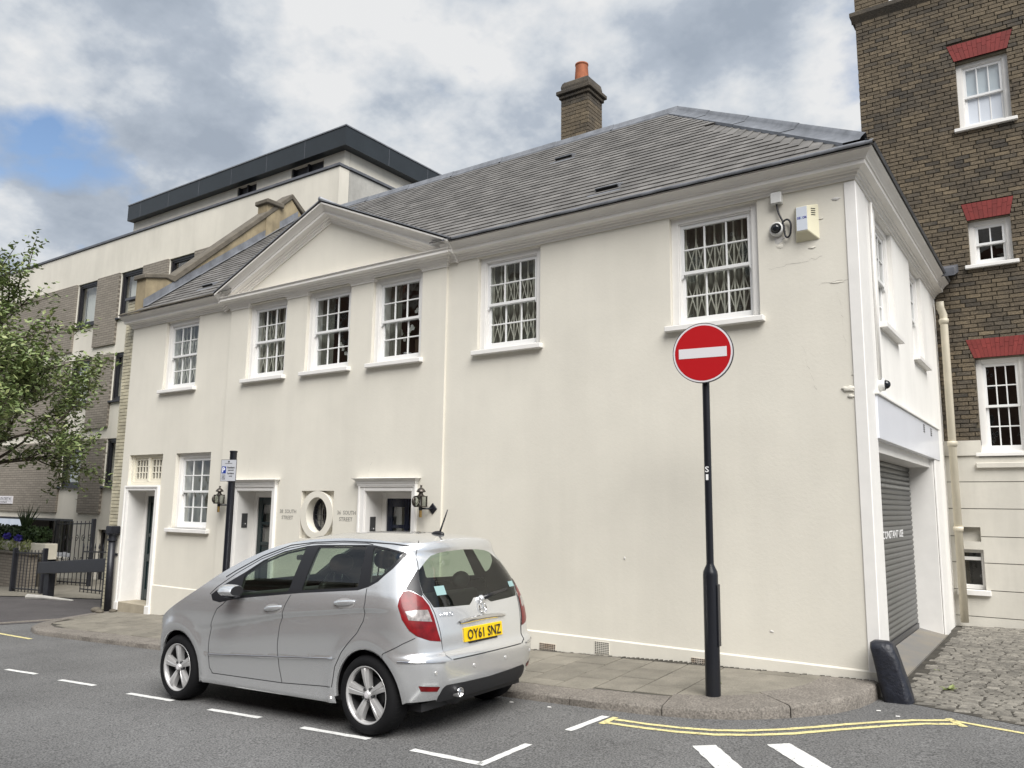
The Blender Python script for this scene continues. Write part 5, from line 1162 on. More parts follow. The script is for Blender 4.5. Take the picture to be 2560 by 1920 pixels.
# street lanterns
def lantern(x, lab, plate=True):
    th = thing('wall_lantern', lab, 'lantern', (x, -.15, 1.64), 'coach lanterns on the facade'); y = -.17; b_ = 1.56
    S = 1.0
    MB().lathe([(.001, 1.445), (.020, 1.445), (.020, 1.54), (.001, 1.545)], (x, y, 0), n=14).build('candle_tube', 'brass', th, auto=40)
    MB().lathe([(.020, 1.535), (.024, 1.54), (.024, 1.585), (.05, 1.59)], (x, y, 0), n=14).build('socket', 'black_iron', th, auto=40)
    q = MB()
    for sx in (-1, 1):
        for sy in (-1, 1): q.box(x+sx*.058-.007, x+sx*.058+.007, y+sy*.050-.007, y+sy*.050+.007, 1.585, 1.715)
    q.box(x-.066, x+.066, y-.058, y+.058, 1.578, 1.59).box(x-.066, x+.066, y-.058, y+.058, 1.712, 1.724)
    for s in (-1, 1): q.tube([(x-.055, y-.054, 1.65-s*.06), (x+.055, y-.054, 1.65+s*.06)], .003, 4)
    q.build('cage', 'lamp_metal', th)
    MB().box(x-.054, x+.054, y-.046, y+.046, 1.592, 1.71).build('glass_box', 'lamp_glass', th)
    MB().lathe([(.001, 1.60), (.012, 1.60), (.012, 1.655), (.018, 1.67), (.014, 1.695), (.001, 1.70)], (x, y, 0), n=10).build('bulb', 'sign_white', th, smooth=True)
    MB().lathe([(.066, -.03), (.072, -.03), (.076, -.012), (.070, 0), (.060, 0), (.060, -.03)], (x-.066, y, 1.652), 'x', 20, closed=True).build('lens_rim', 'terracotta' if False else 'lamp_metal', th, smooth=True)
    MB().lathe([(.001, -.022), (.062, -.014)], (x-.066, y, 1.652), 'x', 20).build('lens', 'lamp_glass', th)
    MB().lathe([(.052, 1.724), (.030, 1.745), (.026, 1.768), (.062, 1.775), (.060, 1.785), (.052, 1.80), (.036, 1.818), (.016, 1.83), (.010, 1.842), (.017, 1.852), (.012, 1.866), (.001, 1.868)], (x, y, 0), n=20).build('canopy', 'lamp_metal', th, smooth=True)
    MB().tube([(x+.02, y, 1.56), (x+.075, y+.05, 1.56), (x+.095, -.03, 1.56)], .012, 8).build('arm', 'black_iron', th, smooth=True)
    q = MB(); q.prism([(x+.095-.075, 1.56), (x+.095, 1.56-.075), (x+.095+.075, 1.56), (x+.095, 1.56+.075)], -.045, -.028); q.build('wall_plate', 'black_iron', th, bevel=.004)
lantern(-11.40, 'coach lantern on the wall behind the parking sign post')
lantern(-7.05, 'coach lantern on the wall right of the navy door')
# entry phones on the door linings
for x, lab in ((-11.11, 'dark entry phone panel inside the green door recess'), (-8.211, 'dark entry phone panel inside the navy door recess')):
    th = thing('entry_phone', lab, 'intercom', (x+.013, .10, 1.31))
    MB().box(x+.010, x+.022, .06, .17, 1.20, 1.43).build('panel', 'steel_dark', th, bevel=.003); MB().box(x+.0222, x+.0235, .12, .14, 1.255, 1.272).build('button', 'print_white', th); MB().box(x+.0222, x+.0235, .085, .092, 1.26, 1.272).build('button', 'lead', th)
# alarm box
al = thing('alarm_box', 'cream burglar alarm box with blue lettering under the cornice', 'alarm box', (-2.04, 0, 4.34))
A = [(-2.16, 0, 4.335), (-1.92, 0, 4.335), (-1.92, 0, 4.712), (-2.16, 0, 4.712)]; Bq = [(-2.125, -.095, 4.42), (-2.01, -.095, 4.42), (-2.01, -.095, 4.685), (-2.125, -.095, 4.685)]
MB().add(A+Bq, [(0, 1, 5, 4), (1, 2, 6, 5), (2, 3, 7, 6), (3, 0, 4, 7), (4, 5, 6, 7), (3, 2, 1, 0)]).build('case', 'alarm_cream', al, bevel=.006)
MB().box(-2.120, -2.014, -.0985, -.0945, 4.43, 4.68).build('front_panel', 'alarm_panel', al)
for (s, u, mt, w_) in (('SE', -2.096, 'alarm_text', .034), ('C', -2.0705, 'alarm_text_pale', .016), ('OM', -2.040, 'alarm_text', .040)): text('alarm_lettering', s, w_, .026, (u, -.0990, 4.563), (1, 0, 0), (0, 0, 1), mt, al, bold=.02)
sn_ = Vector((.095, -.09, 0)).normalized(); sr = Vector((-sn_.y, sn_.x, 0))
for k in range(4):
    q = MB((-1.965, -.0475, 4.59+.022*k)+Vector((0, 0, 0)) if False else Vector((-1.965, -.0478, 4.59+.022*k))+sn_*.001, sr, -sn_); q.box(-.024, .024, -.0012, .004, -.004, .004); q.build('louvre', 'hole_black', al)
cc_ = thing('dome_camera', 'white dome camera with looped black cable beside the alarm box', 'camera', (-2.343, 0, 4.516))
MB().lathe([(.078, 0.002), (.078, -.03), (.066, -.05), (.056, -.056)], (-2.343, 0, 4.516), 'y', 28).build('housing', 'pvc_white', cc_, smooth=True); MB().sphere((-2.343, -.048, 4.516), .050, 20, 12).build('dome', 'dome_black', cc_, smooth=True)
cb_ = [(-2.335, -.03, 4.80), (-2.33, -.03, 4.74), (-2.31, -.035, 4.66), (-2.275, -.04, 4.59), (-2.262, -.04, 4.50), (-2.258, -.04, 4.43), (-2.235, -.04, 4.395), (-2.205, -.04, 4.42), (-2.192, -.04, 4.49), (-2.195, -.04, 4.555), (-2.215, -.04, 4.592), (-2.245, -.04, 4.597), (-2.275, -.04, 4.575), (-2.292, -.03, 4.545)]
def smooth_path(p, it=2):
    p = [Vector(q) for q in p]
    for _ in range(it):
        o = [p[0]]
        for i in range(len(p)-1): o += [p[i].lerp(p[i+1], .25), p[i].lerp(p[i+1], .75)]
        p = o+[p[-1]]
    return p
MB().tube(smooth_path(cb_), .010, 8).build('cable', 'cable', cc_, smooth=True)
o = MB().box(-2.385, -2.275, -.075, .0, 4.785, 4.905).build('junction_box', 'pvc_white', loc=(-2.33, -.035, 4.79), bevel=.006); tag(o, 'small white junction box under the cornice above the dome camera', 'junction box')
sc_ = thing('dome_camera', 'small dome camera on the mews side wall above the garage fascia', 'camera', (XC, .66, 2.9))
MB().lathe([(.065, 0.0), (.065, .05), (.055, .06)], (XC, .70, 2.90), 'x', 24).build('housing', 'pvc_white', sc_, smooth=True); MB().sphere((XC+.065, .70, 2.90), .046, 16, 10).build('dome', 'brass' if False else 'dome_black', sc_, smooth=True)
# orchids in the two open windows
def orchid(x, y, z, lab, seed):
    th = thing('potted_orchid', lab, 'plant', (x, y, z)); r2 = random.Random(seed); q = MB(); pet = MB()
    for k in range(2):
        p = [(x+.02*k, y, z+.05), (x+.03-.05*k, y-.01, z+.30), (x+.10-.22*k, y-.02, z+.48), (x+.18-.36*k, y-.02, z+.46)]
        pp_ = smooth_path(p); q.tube(pp_, .005, 5)
        for t in (6, 8, 9, 11, 12):
            c = Vector(pp_[min(t, len(pp_)-1)]) + Vector((r2.uniform(-.02, .02), -.02, r2.uniform(-.03, .01)))
            for a in range(5):
                an = a*1.257+r2.uniform(0, .3); e = Vector((math.cos(an), -.25, math.sin(an)))*.034; s = Vector((-math.sin(an), 0, math.cos(an)))*.020
                pet.add([tuple(c), tuple(c+e*.6+s), tuple(c+e), tuple(c+e*.6-s)], [(0, 1, 2, 3)])
    q.build('stem', 'stem', th); pet.build('petals', 'petal', th); MB().lathe([(.001, z), (.05, z), (.06, z+.10), (.052, z+.10)], (x, y, 0), n=16).build('pot', 'sign_white', th, smooth=True)
orchid(-9.15, .40, 3.61, 'white orchid in the centre pediment window', 3); orchid(-7.90, .40, 3.72, 'white orchid on the curtain side of the dark pediment window', 5); orchid(-7.56, .42, 3.98, 'tall white orchid in the middle of the dark pediment window', 8)
for (x, y, z0_) in ((-9.15, .40, 3.572), (-7.90, .40, 3.572), (-7.56, .42, 3.572)):
    zt_ = {(-9.15): 3.61, -7.90: 3.72, -7.56: 3.98}[x]; o = MB().box(x-.12, x+.12, y-.1, y+.1, z0_, zt_).build('plant_stand', 'room_warm', loc=(x, y, z0_)); tag(o, 'low dark stand inside the upstairs window under an orchid', 'stand', 'stands under the orchids')
# weed in the setts and moss tufts
def weed(x, y, lab, n, s, seed):
    r2 = random.Random(seed); b = MB(); z = gz(x)+.004 if x > -1.55 else pz(x, y)
    for k in range(n):
        a = r2.uniform(0, 6.28); l = s*r2.uniform(.6, 1.2); dr = Vector((math.cos(a), math.sin(a), r2.uniform(.3, 1.0))).normalized(); sd = Vector((-math.sin(a), math.cos(a), 0)); p = Vector((x, y, z))
        b.add([tuple(p), tuple(p+dr*l*.5+sd*l*.22), tuple(p+dr*l+Vector((0, 0, -l*.15))), tuple(p+dr*l*.5-sd*l*.22)], [(0, 1, 2, 3)])
    o = b.build('weed', 'leaf_light', loc=(x, y, z), fixn=False); tag(o, lab, 'weed')
weed(-1.09, .55, 'leafy green weed growing between the setts', 16, .085, 1); weed(-2.83, -.72, 'tuft of moss in a joint beside the cover slab', 20, .03, 2); weed(-1.32, 1.55, 'small weed at the edge of the garage threshold', 10, .035, 3)
# litter: cigarette ends on the road
for i, (x, y) in enumerate(((-3.95, -1.92), (-4.35, -1.93), (-1.50, -.62), (-1.33, -.75))):
    o = MB().tube([(x, y, gz(x)+.007), (x+.030, y+.015, gz(x)+.006)], .0045, 6).build('cigarette_end', 'cloth_white', loc=(x, y, gz(x))); tag(o, 'discarded cigarette end on the road by the kerb', 'litter', 'cigarette ends by the kerb')
# ------------------------------------------------------------------ the parked car
CO = Vector((-7.156, -2.64, gz(-7.156))); CR = Matrix.Rotation(-math.atan(.0385), 4, 'Y')
car = thing('parked_car', 'silver compact hatchback parked at the kerb in front of the doors', 'car', CO)
car.rotation_euler = CR.to_euler()
ORG[car.name] = Vector((0, 0, 0))                # parts are modelled in the car's own frame
def hermite(xs, ys):
    xs, ys = np.array(xs, float), np.array(ys, float); h = np.diff(xs); dl = np.diff(ys)/h; m_ = np.zeros(len(xs)); m_[0], m_[-1] = dl[0], dl[-1]
    for i in range(1, len(xs)-1): m_[i] = 0 if dl[i-1]*dl[i] <= 0 else 2*dl[i-1]*dl[i]/(dl[i-1]+dl[i])
    xs, ys, h, m_ = xs.tolist(), ys.tolist(), h.tolist(), m_.tolist(); nx = len(xs)
    def f(x):
        x = min(max(x, xs[0]), xs[-1]); i = min(max(bisect.bisect_left(xs, x)-1, 0), nx-2); t = (x-xs[i])/h[i]; t2 = t*t; t3 = t2*t
        return (2*t3-3*t2+1)*ys[i]+(t3-2*t2+t)*h[i]*m_[i]+(-2*t3+3*t2)*ys[i+1]+(t3-t2)*h[i]*m_[i+1]
    return f
rail = hermite([-.70, -.62, -.55, -.46, -.32, -.12, .27, .52, .9, 1.29, 1.62, 1.97, 2.29, 2.59, 2.80, 2.90, 3.3], [.44, .52, .60, .675, .755, .855, 1.045, 1.185, 1.35, 1.458, 1.492, 1.500, 1.490, 1.468, 1.446, 1.432, 1.36])
crown = hermite([-.7, 0, .5, 1, 2, 2.7, 2.9, 3.3], [.03, .07, .06, .055, .052, .045, .040, .03])
wz = hermite([.15, .22, .30, .42, .60, .80, .95, 1.03, 1.12, 1.22, 1.32, 1.40, 1.46, 1.51], [.790, .815, .828, .838, .850, .852, .840, .822, .786, .742, .694, .652, .608, .545])
xr = hermite([.15, .24, .32, .42, .55, .60, .63, .75, .90, .98, 1.10, 1.25, 1.36, 1.41, 1.45, 1.51], [2.98, 3.04, 3.085, 3.115, 3.125, 3.115, 3.085, 3.075, 3.045, 3.015, 2.965, 2.895, 2.842, 2.850, 2.845, 2.80])
xfr = lambda z: -.64 if z > .4 else -.64+.10*((.4-z)/.25)**2
AR, BR_, AF, BF = .36, .34, .62, .50
EXPN = 2.25
WHEELS = (0.0, 2.53)
crease = hermite([-.3, .5, 1.07, 1.51, 2.06, 2.5, 2.9], [.62, .725, .808, .872, .920, .957, .968])
def sty(x, z):
    """side styling: shoulder crease, arch flares, sill"""
    cr = crease(x); dd = z-cr; o = 0
    if .2 < x < 2.85:
        k = min(1, (x-.2)/.5)*min(1, (2.85-x)/.3)
        if dd < .006: q = min(1, (.006-dd)/.046); o -= .021*k*math.exp(-(dd/.15)**2)*q*q*(3-2*q)
    for wx in WHEELS:
        r = math.hypot(x-wx, z-.31); o += .014*math.exp(-((r-.40)/.055)**2)*(1 if z > .2 else 0)
    o += .014*math.exp(-((z-.225)/.045)**2)*(1 if .4 < x < 2.15 else 0)
    st = .458+.0545*(x-.5)
    if .45 < x < 2.2 and abs(z-st) < .012: o += .007*(1-abs(z-st)/.012)
    return o
def side_y(x, z):
    w_ = wz(z); xs = xr(z)-AR; xf = xfr(z)+AF
    if x > xs: t = min(1, (x-xs)/AR); y = w_-BR_+BR_*(max(0, 1-t**EXPN))**(1/EXPN); k = (1-t)
    elif x < xf: t = min(1, (xf-x)/AF); y = w_-BF+BF*(max(0, 1-t**EXPN))**(1/EXPN); k = 1-t*.7
    else: y = w_; k = 1
    return y + sty(x, z)*k
US, UC, UR = 2.4, .52, .50
def cmap(U, z):
    """chart -> half shell point (y>=0). zones: front face, front corner, side, rear corner, rear face"""
    w_ = wz(z); xs = xr(z)-AR; xf = xfr(z)+AF; yc = w_-BR_; yf = w_-BF
    if U < 0:
        if U < -.6:
            t = (U+1.0)/.4; y = yf*t; x = xfr(z); return Vector((x+.06*(y/w_)**2-.03, y, z))
        th = (-U)/.6*math.pi/2; x = xf-AF*math.sin(th)**(2/EXPN); y = w_-BF+BF*max(0, math.cos(th))**(2/EXPN)
        return Vector((x+.06*(y/w_)**2*(math.sin(th)**3)-.03*math.sin(th)**3, y+sty(x, z)*math.cos(th), z))
    if U <= US:
        x = xf+(xs-xf)*U/US; return Vector((x, side_y(x, z), z))
    if U <= US+UC:
        th = (U-US)/UC*math.pi/2; x = xs+AR*max(0, math.sin(th))**(2/EXPN); y = w_-BR_+BR_*max(0, math.cos(th))**(2/EXPN)
        s3 = math.sin(th)**3; return Vector((x-.05*(y/w_)**2*s3+.0*s3, y+sty(x, z)*math.cos(th), z))
    t = (U-US-UC)/UR; y = yc*(1-t); return Vector((xr(z)-.05*(y/w_)**2, y, z))
def Us(x, z):
    xs = xr(z)-AR; xf = xfr(z)+AF
    if x > xs: t = min(1, (x-xs)/AR); return US+UC*math.asin(min(1, t**(EXPN/2)))/(math.pi/2)
    if x < xf: t = min(1, (xf-x)/AF); return -.6*math.asin(min(1, t**(EXPN/2)))/(math.pi/2)
    return US*(x-xf)/(xs-xf)
def Ur(y, z):
    w_ = wz(z); yc = w_-BR_; y = abs(y)
    if y > yc: t = min(1, (y-yc)/BR_); return US+UC*math.acos(min(1, t**(EXPN/2)))/(math.pi/2)
    return US+UC+UR*(1-y/yc)
UMIN, UMAX = -1.0, US+UC+UR
def cnormal(U, z):
    e = .004; a, c = max(UMIN, U-e), min(UMAX, U+e)
    n_ = (cmap(c, z)-cmap(a, z)).cross(cmap(U, z+e)-cmap(U, z-e))
    if n_.length < 1e-12: return Vector((0, 1, 0))
    n_.normalize(); p = cmap(U, z)
    return n_ if n_.dot(Vector((p.x-1.3, p.y*1.6, .1))) > 0 else -n_
def ytop(x):
    z = rail(x); return max(.05, side_y(min(max(x, -.60), 2.80), z))
def roofz(x, y):
    k = min(1, abs(y)/max(ytop(x), .2)); return rail(x)+crown(x)*(1-k**2.4)
@functools.lru_cache(None)
def ztop(U):
    z = 1.40 if U > 0 else .8
    for _ in range(24):
        p = cmap(U, min(z, 1.505)); z = .6*z+.4*min(1.505, roofz(p.x, p.y))
    return z
@functools.lru_cache(None)
def zbot(U):
    p = cmap(U, .3); x = p.x
    zs = .205
    if x > 2.80: zs = .205+.075*min(1, (x-2.80)/.12)
    if U > 2.85: zs = .255
    if x < -.3: zs = .22
    return zs
def dens(pts, st=.025, close=True):
    out = []; n = len(pts)
    for i in range(n if close else n-1):
        a, c = pts[i], pts[(i+1) % n]; k = max(1, int(math.hypot(a[0]-c[0], a[1]-c[1])/st)); out += [(a[0]+(c[0]-a[0])*j/k, a[1]+(c[1]-a[1])*j/k) for j in range(k)]
    return out
def poly(pts): 
    """mixed side ('s',x,z) / rear ('r',y,z) polygon -> chart"""
    return [(Us(a, z) if k == 's' else Ur(a, z), z) for k, a, z in pts]
def spoly(pts): return [(Us(x, z), z) for x, z in dens(pts, .03)]
def rounded(pts, r=.03, n=3):
    out = []; m_ = len(pts)
    for i in range(m_):
        p, a, c = Vector(pts[i]), Vector(pts[i-1]), Vector(pts[(i+1) % m_]); la, lc = (a-p).length, (c-p).length; q = min(r, la*.4, lc*.4); A_, C_ = p+(a-p)/la*q, p+(c-p)/lc*q
        for k in range(n+1): t = k/n; out.append(tuple(A_*(1-t)**2+p*2*t*(1-t)+C_*t**2))
    return out
front_edge = [(.75, .962), (.69, .918), (.612, .875), (.565, .80), (.528, .72), (.506, .60), (.500, .504), (.503, .42), (.512, .344), (.559, .297)]
b_edge = [(1.53, .303), (1.498, .432), (1.479, .60), (1.491, .776), (1.551, .936), (1.605, 1.032)]
r_edge = [(2.153, .328), (2.197, .488), (2.278, .608), (2.36, .69), (2.440, .765), (2.495, .860), (2.505, 1.0), (2.486, 1.108)]
cpoly = lambda pts: dens(pts, .02)
polys = {}
polys['front_glass'] = spoly(rounded([(.905, .998), (.885, 1.184), (1.067, 1.296), (1.307, 1.376), (1.580, 1.424), (1.558, 1.056)], .025))
polys['rear_glass'] = spoly(rounded([(1.722, 1.070), (1.735, 1.432), (2.321, 1.434), (2.381, 1.112)], .02))
polys['quarter_glass'] = spoly(rounded([(2.500, 1.144), (2.406, 1.428), (2.56, 1.408), (2.717, 1.376), (2.664, 1.272), (2.57, 1.180)], .02))
polys['window_trim'] = spoly([(.527, .944), (.636, .930), (.75, .950), (.908, .976), (1.56, 1.034), (1.73, 1.048), (2.39, 1.090), (2.497, 1.118), (2.585, 1.160), (2.684, 1.258), (2.745, 1.368), (2.72, 1.388), (2.56, 1.422), (2.406, 1.442), (2.321, 1.446), (1.735, 1.446), (1.580, 1.437), (1.307, 1.390), (1.067, 1.310), (.870, 1.200), (.65, 1.095), (.487, .995)])
fd = front_edge + b_edge + [(1.645, 1.20), (1.660, 1.452), (1.62, 1.452), (1.33, 1.412), (1.03, 1.318), (.75, 1.185), (.55, 1.065), (.47, .995), (.51, .935), (.636, .920)]
rd = [(1.532, .303)]+b_edge[1:]+[(1.645, 1.20), (1.660, 1.452), (2.0, 1.461), (2.30, 1.456), (2.380, 1.446), (2.43, 1.30), (2.455, 1.13)]+r_edge[::-1]
polys['front_door'] = spoly(fd); polys['rear_door'] = spoly(rd)
polys['tail_lamp'] = cpoly([(2.560, .984), (2.578, 1.036), (2.612, 1.088), (2.655, 1.094), (2.700, 1.080), (2.776, 1.040), (2.825, .976), (2.850, .88), (2.868, .776), (2.886, .706), (2.792, .722), (2.688, .760), (2.624, .808), (2.576, .888)])
polys['reverse_lamp'] = cpoly([(2.612, .944), (2.70, .952), (2.806, .946), (2.828, .858), (2.74, .868), (2.630, .880)])
polys['tailgate_glass'] = cpoly([(3.42, .997), (3.345, .994), (3.315, .970), (3.272, .944), (3.0, .952), (2.866, .960), (2.838, 1.005), (2.785, 1.068), (2.757, 1.16), (2.756, 1.245), (2.816, 1.300), (2.870, 1.348), (2.93, 1.368), (3.104, 1.380), (3.42, 1.387)])
polys['pillar_trim'] = cpoly([(2.628, 1.100), (2.680, 1.170), (2.750, 1.252), (2.750, 1.16), (2.778, 1.066), (2.776, 1.046), (2.700, 1.086), (2.655, 1.099)])
tgp = [(3.42, .562), (3.05, .562), (2.944, .563), (2.906, .592), (2.899, .64), (2.896, .70), (2.890, .776), (2.880, .84), (2.862, .92), (2.838, .99), (2.781, 1.062), (2.753, 1.16), (2.752, 1.304), (2.735, 1.36), (2.712, 1.424), (2.705, 1.50)]
polys['tailgate'] = cpoly(tgp+[(3.0, 1.56), (3.42, 1.56)])
polys['reflector'] = cpoly([(2.656, .402), (2.840, .378), (2.824, .346), (2.680, .362)])
polys['lower_insert'] = cpoly([(3.42, .365), (3.10, .372), (2.90, .380), (2.870, .36), (2.845, .300), (2.83, .10), (3.42, .10)])
polys['bumper'] = cpoly([(2.34, .10), (2.38, .60), (2.408, .632), (2.568, .712), (2.688, .757), (2.792, .719), (2.888, .703), (2.896, .640), (2.903, .590), (2.944, .560), (3.05, .559), (3.42, .559), (3.42, .05)])
polys['sill_panel'] = spoly([(.40, .10), (.44, .290), (.559, .293), (1.53, .299), (2.153, .324), (2.26, .330), (2.26, .10)])
order = ['front_glass', 'rear_glass', 'quarter_glass', 'tailgate_glass', 'reverse_lamp', 'tail_lamp', 'pillar_trim', 'window_trim', 'reflector', 'lower_insert', 'tailgate', 'bumper', 'front_door', 'rear_door', 'sill_panel']
arch_r = {0.0: (.355, .365), 2.53: (.355, .362)}
def arch_pts(wx, n=28):
    rx, rz = arch_r[wx]; return [(wx+rx*math.cos(a), .295+rz*math.sin(a)) for a in [math.pi*1.35*k/n-math.pi*.175 for k in range(n+1)]]
V2, E2 = [], []
def addloop(pts, close=True):
    k = len(V2); V2.extend(Vector(p) for p in pts); n = len(pts); E2.extend((k+i, k+(i+1) % n) for i in range(n if close else n-1))
NU = 150
ub = [UMIN+(UMAX-UMIN)*i/NU for i in range(NU+1)]
outer_b = [(u, zbot(u)) for u in ub]; outer_t = [(u, ztop(u)) for u in ub]
outer = outer_b + dens([(UMAX, zbot(UMAX)), (UMAX, ztop(UMAX))], .04, False)[1:] + [outer_t[-1]] + outer_t[::-1][1:] + dens([(UMIN, ztop(UMIN)), (UMIN, zbot(UMIN))], .04, False)[1:]
addloop(outer)
arch_polys = []
for wx in WHEELS:
    ap = [(Us(x, max(z, .16)), z) for x, z in arch_pts(wx)]; arch_polys.append(ap+[(ap[-1][0], .0), (ap[0][0], .0)]); addloop(ap, False)
for k in order: addloop(polys[k])
for dz_c in (.03, .006, -.008, -.022, -.04, -.07):
    addloop([(Us(x, crease(x)+dz_c), crease(x)+dz_c) for x in np.arange(.42, 2.80, .04).tolist()], False)
for dz_c in (.012, 0.0, -.012):
    addloop([(Us(x, .458+.0545*(x-.5)+dz_c), .458+.0545*(x-.5)+dz_c) for x in np.arange(.48, 2.17, .04).tolist()], False)
zz = .22
while zz < 1.5:
    for i in range(NU+1):
        u = ub[i]
        if zbot(u)+.012 < zz < ztop(u)-.012: V2.append(Vector((u, zz)))
    zz += .030
res = geometry.delaunay_2d_cdt(V2, E2, [], 0, 1e-5)
vv, tris = res[0], res[2]
pbox = {k: (min(p[0] for p in q), max(p[0] for p in q), min(p[1] for p in q), max(p[1] for p in q)) for k, q in polys.items()}
tops = np.array([t_[1] for t_ in outer_t]); bots = np.array([t_[1] for t_ in outer_b])
groups = {k: [] for k in order+['body']}
for t in tris:
    cu = sum(vv[i].x for i in t)/3; cz_ = sum(vv[i].y for i in t)/3
    if cz_ > np.interp(cu, ub, tops) or cz_ < np.interp(cu, ub, bots): continue
    if any(inside(cu, cz_, a) for a in arch_polys): continue
    for k in order:
        q = pbox[k]
        if q[0] <= cu <= q[1] and q[2] <= cz_ <= q[3] and inside(cu, cz_, polys[k]): groups[k].append(t); break
    else: groups['body'].append(t)
P3 = [cmap(v.x, v.y) for v in vv]; N3 = [cnormal(v.x, v.y) for v in vv]
def shell(name, faces, mt, parent, sides=(1, -1), off=0.0, flip=False):
    idx = {}; vs_, fs, ns = [], [], []
    for s in sides:
        for t in faces:
            f_ = []
            for i in t:
                key = (i, s if abs(P3[i].y) > 1e-4 else 0)
                if key not in idx:
                    n_ = Vector((N3[i].x, N3[i].y*s, N3[i].z)); p = Vector((P3[i].x, P3[i].y*s, P3[i].z)) + n_*off
                    if flip: n_ = -n_
                    idx[key] = len(vs_); vs_.append(p); ns.append(n_)
                f_.append(idx[key])
            a, b_, c = (vs_[q] for q in f_)
            if (b_-a).cross(c-a).dot(ns[f_[0]]+ns[f_[1]]+ns[f_[2]]) < 0: f_ = f_[::-1]
            fs.append(f_)
    me = bpy.data.meshes.new(name); me.from_pydata(vs_, [], fs); me.materials.append(MT[mt])
    for p in me.polygons: p.use_smooth = True
    me.update(); me.normals_split_custom_set_from_vertices([tuple(n_) for n_ in ns])
    return link_mesh(name, me, parent)
body = shell('body', groups['body'], 'car_silver', car)
# roof, bonnet and windscreen: plan triangulation
plan = [(cmap(u, ztop(u)).x, cmap(u, ztop(u)).y) for u in ub]; full = plan+[(x, -y) for x, y in plan[::-1][1:-1]]
W2, F2 = [], []
def addl2(pts):
    k = len(W2); W2.extend(Vector(p) for p in pts); n = len(pts); F2.extend((k+i, k+(i+1) % n) for i in range(n))
addl2(full)
wsx0, wsx1 = .18, .93
ws = [(wsx0+.10*(y/.62)**2+.02, y) for y in np.linspace(-.60, .60, 25)]+[(wsx1+.11*(y/.5)**2, y) for y in np.linspace(.50, -.50, 21)]
addl2(ws)
for x in np.arange(-.6, 2.9, .05):
    for y in np.arange(-.8, .81, .05):
        if inside(x, y, full): W2.append(Vector((float(x), float(y))))
res = geometry.delaunay_2d_cdt(W2, F2, [], 0, 1e-5)
rz = {}
def rn(x, y):
    e = .004; n_ = Vector((-(roofz(x+e, y)-roofz(x-e, y))/(2*e), -(roofz(x, y+e)-roofz(x, y-e))/(2*e), 1)); return n_.normalized()
def topshell(name, sel, mt, parent, off=0.0, flip=False):
    idx, vs_, fs, ns = {}, [], [], []
    for t in sel:
        f_ = []
        for i in t:
            if i not in idx:
                p = res[0][i]; n_ = rn(p.x, p.y); idx[i] = len(vs_); vs_.append(Vector((p.x, p.y, roofz(p.x, p.y)))+n_*off); ns.append(-n_ if flip else n_)
            f_.append(idx[i])
        a, b_, c = (vs_[q] for q in f_)
        if ((b_-a).cross(c-a).z < 0) != flip: f_ = f_[::-1]
        fs.append(f_)
    me = bpy.data.meshes.new(name); me.from_pydata(vs_, [], fs); me.materials.append(MT[mt])
    for p in me.polygons: p.use_smooth = True
    me.update(); me.normals_split_custom_set_from_vertices([tuple(n_) for n_ in ns]); return link_mesh(name, me, parent)
tw, tr, tb = [], [], []
for t in res[2]:
    cx_ = sum(res[0][i].x for i in t)/3; cy_ = sum(res[0][i].y for i in t)/3
    if not inside(cx_, cy_, full): continue
    (tw if inside(cx_, cy_, ws) else tr if cx_ > .5 else tb).append(t)
topshell('roof', tr, 'car_silver', car); topshell('bonnet', tb, 'car_silver', car); topshell('windscreen', tw, 'car_glass', car)
topshell('headlining', tr, 'car_inside', car, -.02, True)
shell('interior_lining', groups['body']+groups['window_trim'], 'car_inside', car, off=-.025, flip=True)
fdo, rdo = {}, {}
for s, nm in ((-1, 'kerb'), (1, 'far')):
    d1 = shell('front_door', groups['front_door'], 'car_silver', car, (s,)); d2 = shell('rear_door', groups['rear_door'], 'car_silver', car, (s,))
    for dobj, k in ((d1, 'front_glass'), (d2, 'rear_glass')): shell('side_window', groups[k], 'car_glass', dobj, (s,), off=-.003)
    shell('door_lining', groups['front_door']+groups['rear_door'], 'car_inside', car, (s,), off=-.05, flip=True)
    shell('quarter_window', groups['quarter_glass'], 'car_glass', car, (s,), off=-.003); shell('window_trim', groups['window_trim'], 'car_black', car, (s,))
    shell('pillar_trim', groups['pillar_trim'], 'car_black', car, (s,)); lo_ = shell('tail_lamp', groups['tail_lamp'], 'lamp_red', car, (s,), off=.006); shell('reverse_lamp', groups['reverse_lamp'], 'lamp_clear', lo_, (s,), off=.007)
    shell('sill_panel', groups['sill_panel'], 'car_silver', car, (s,))
    fdo[s], rdo[s] = d1, d2
tgo = shell('tailgate', groups['tailgate'], 'car_silver', car); shell('tailgate_window', groups['tailgate_glass'], 'car_glass', tgo, off=.002)
bpo = shell('rear_bumper', groups['bumper'], 'car_silver', car, off=.004); shell('lower_insert', groups['lower_insert'], 'car_plastic', bpo, off=.006); 
for s in (1, -1): shell('reflector', groups['reflector'], 'lamp_red', bpo, (s,), off=.008)
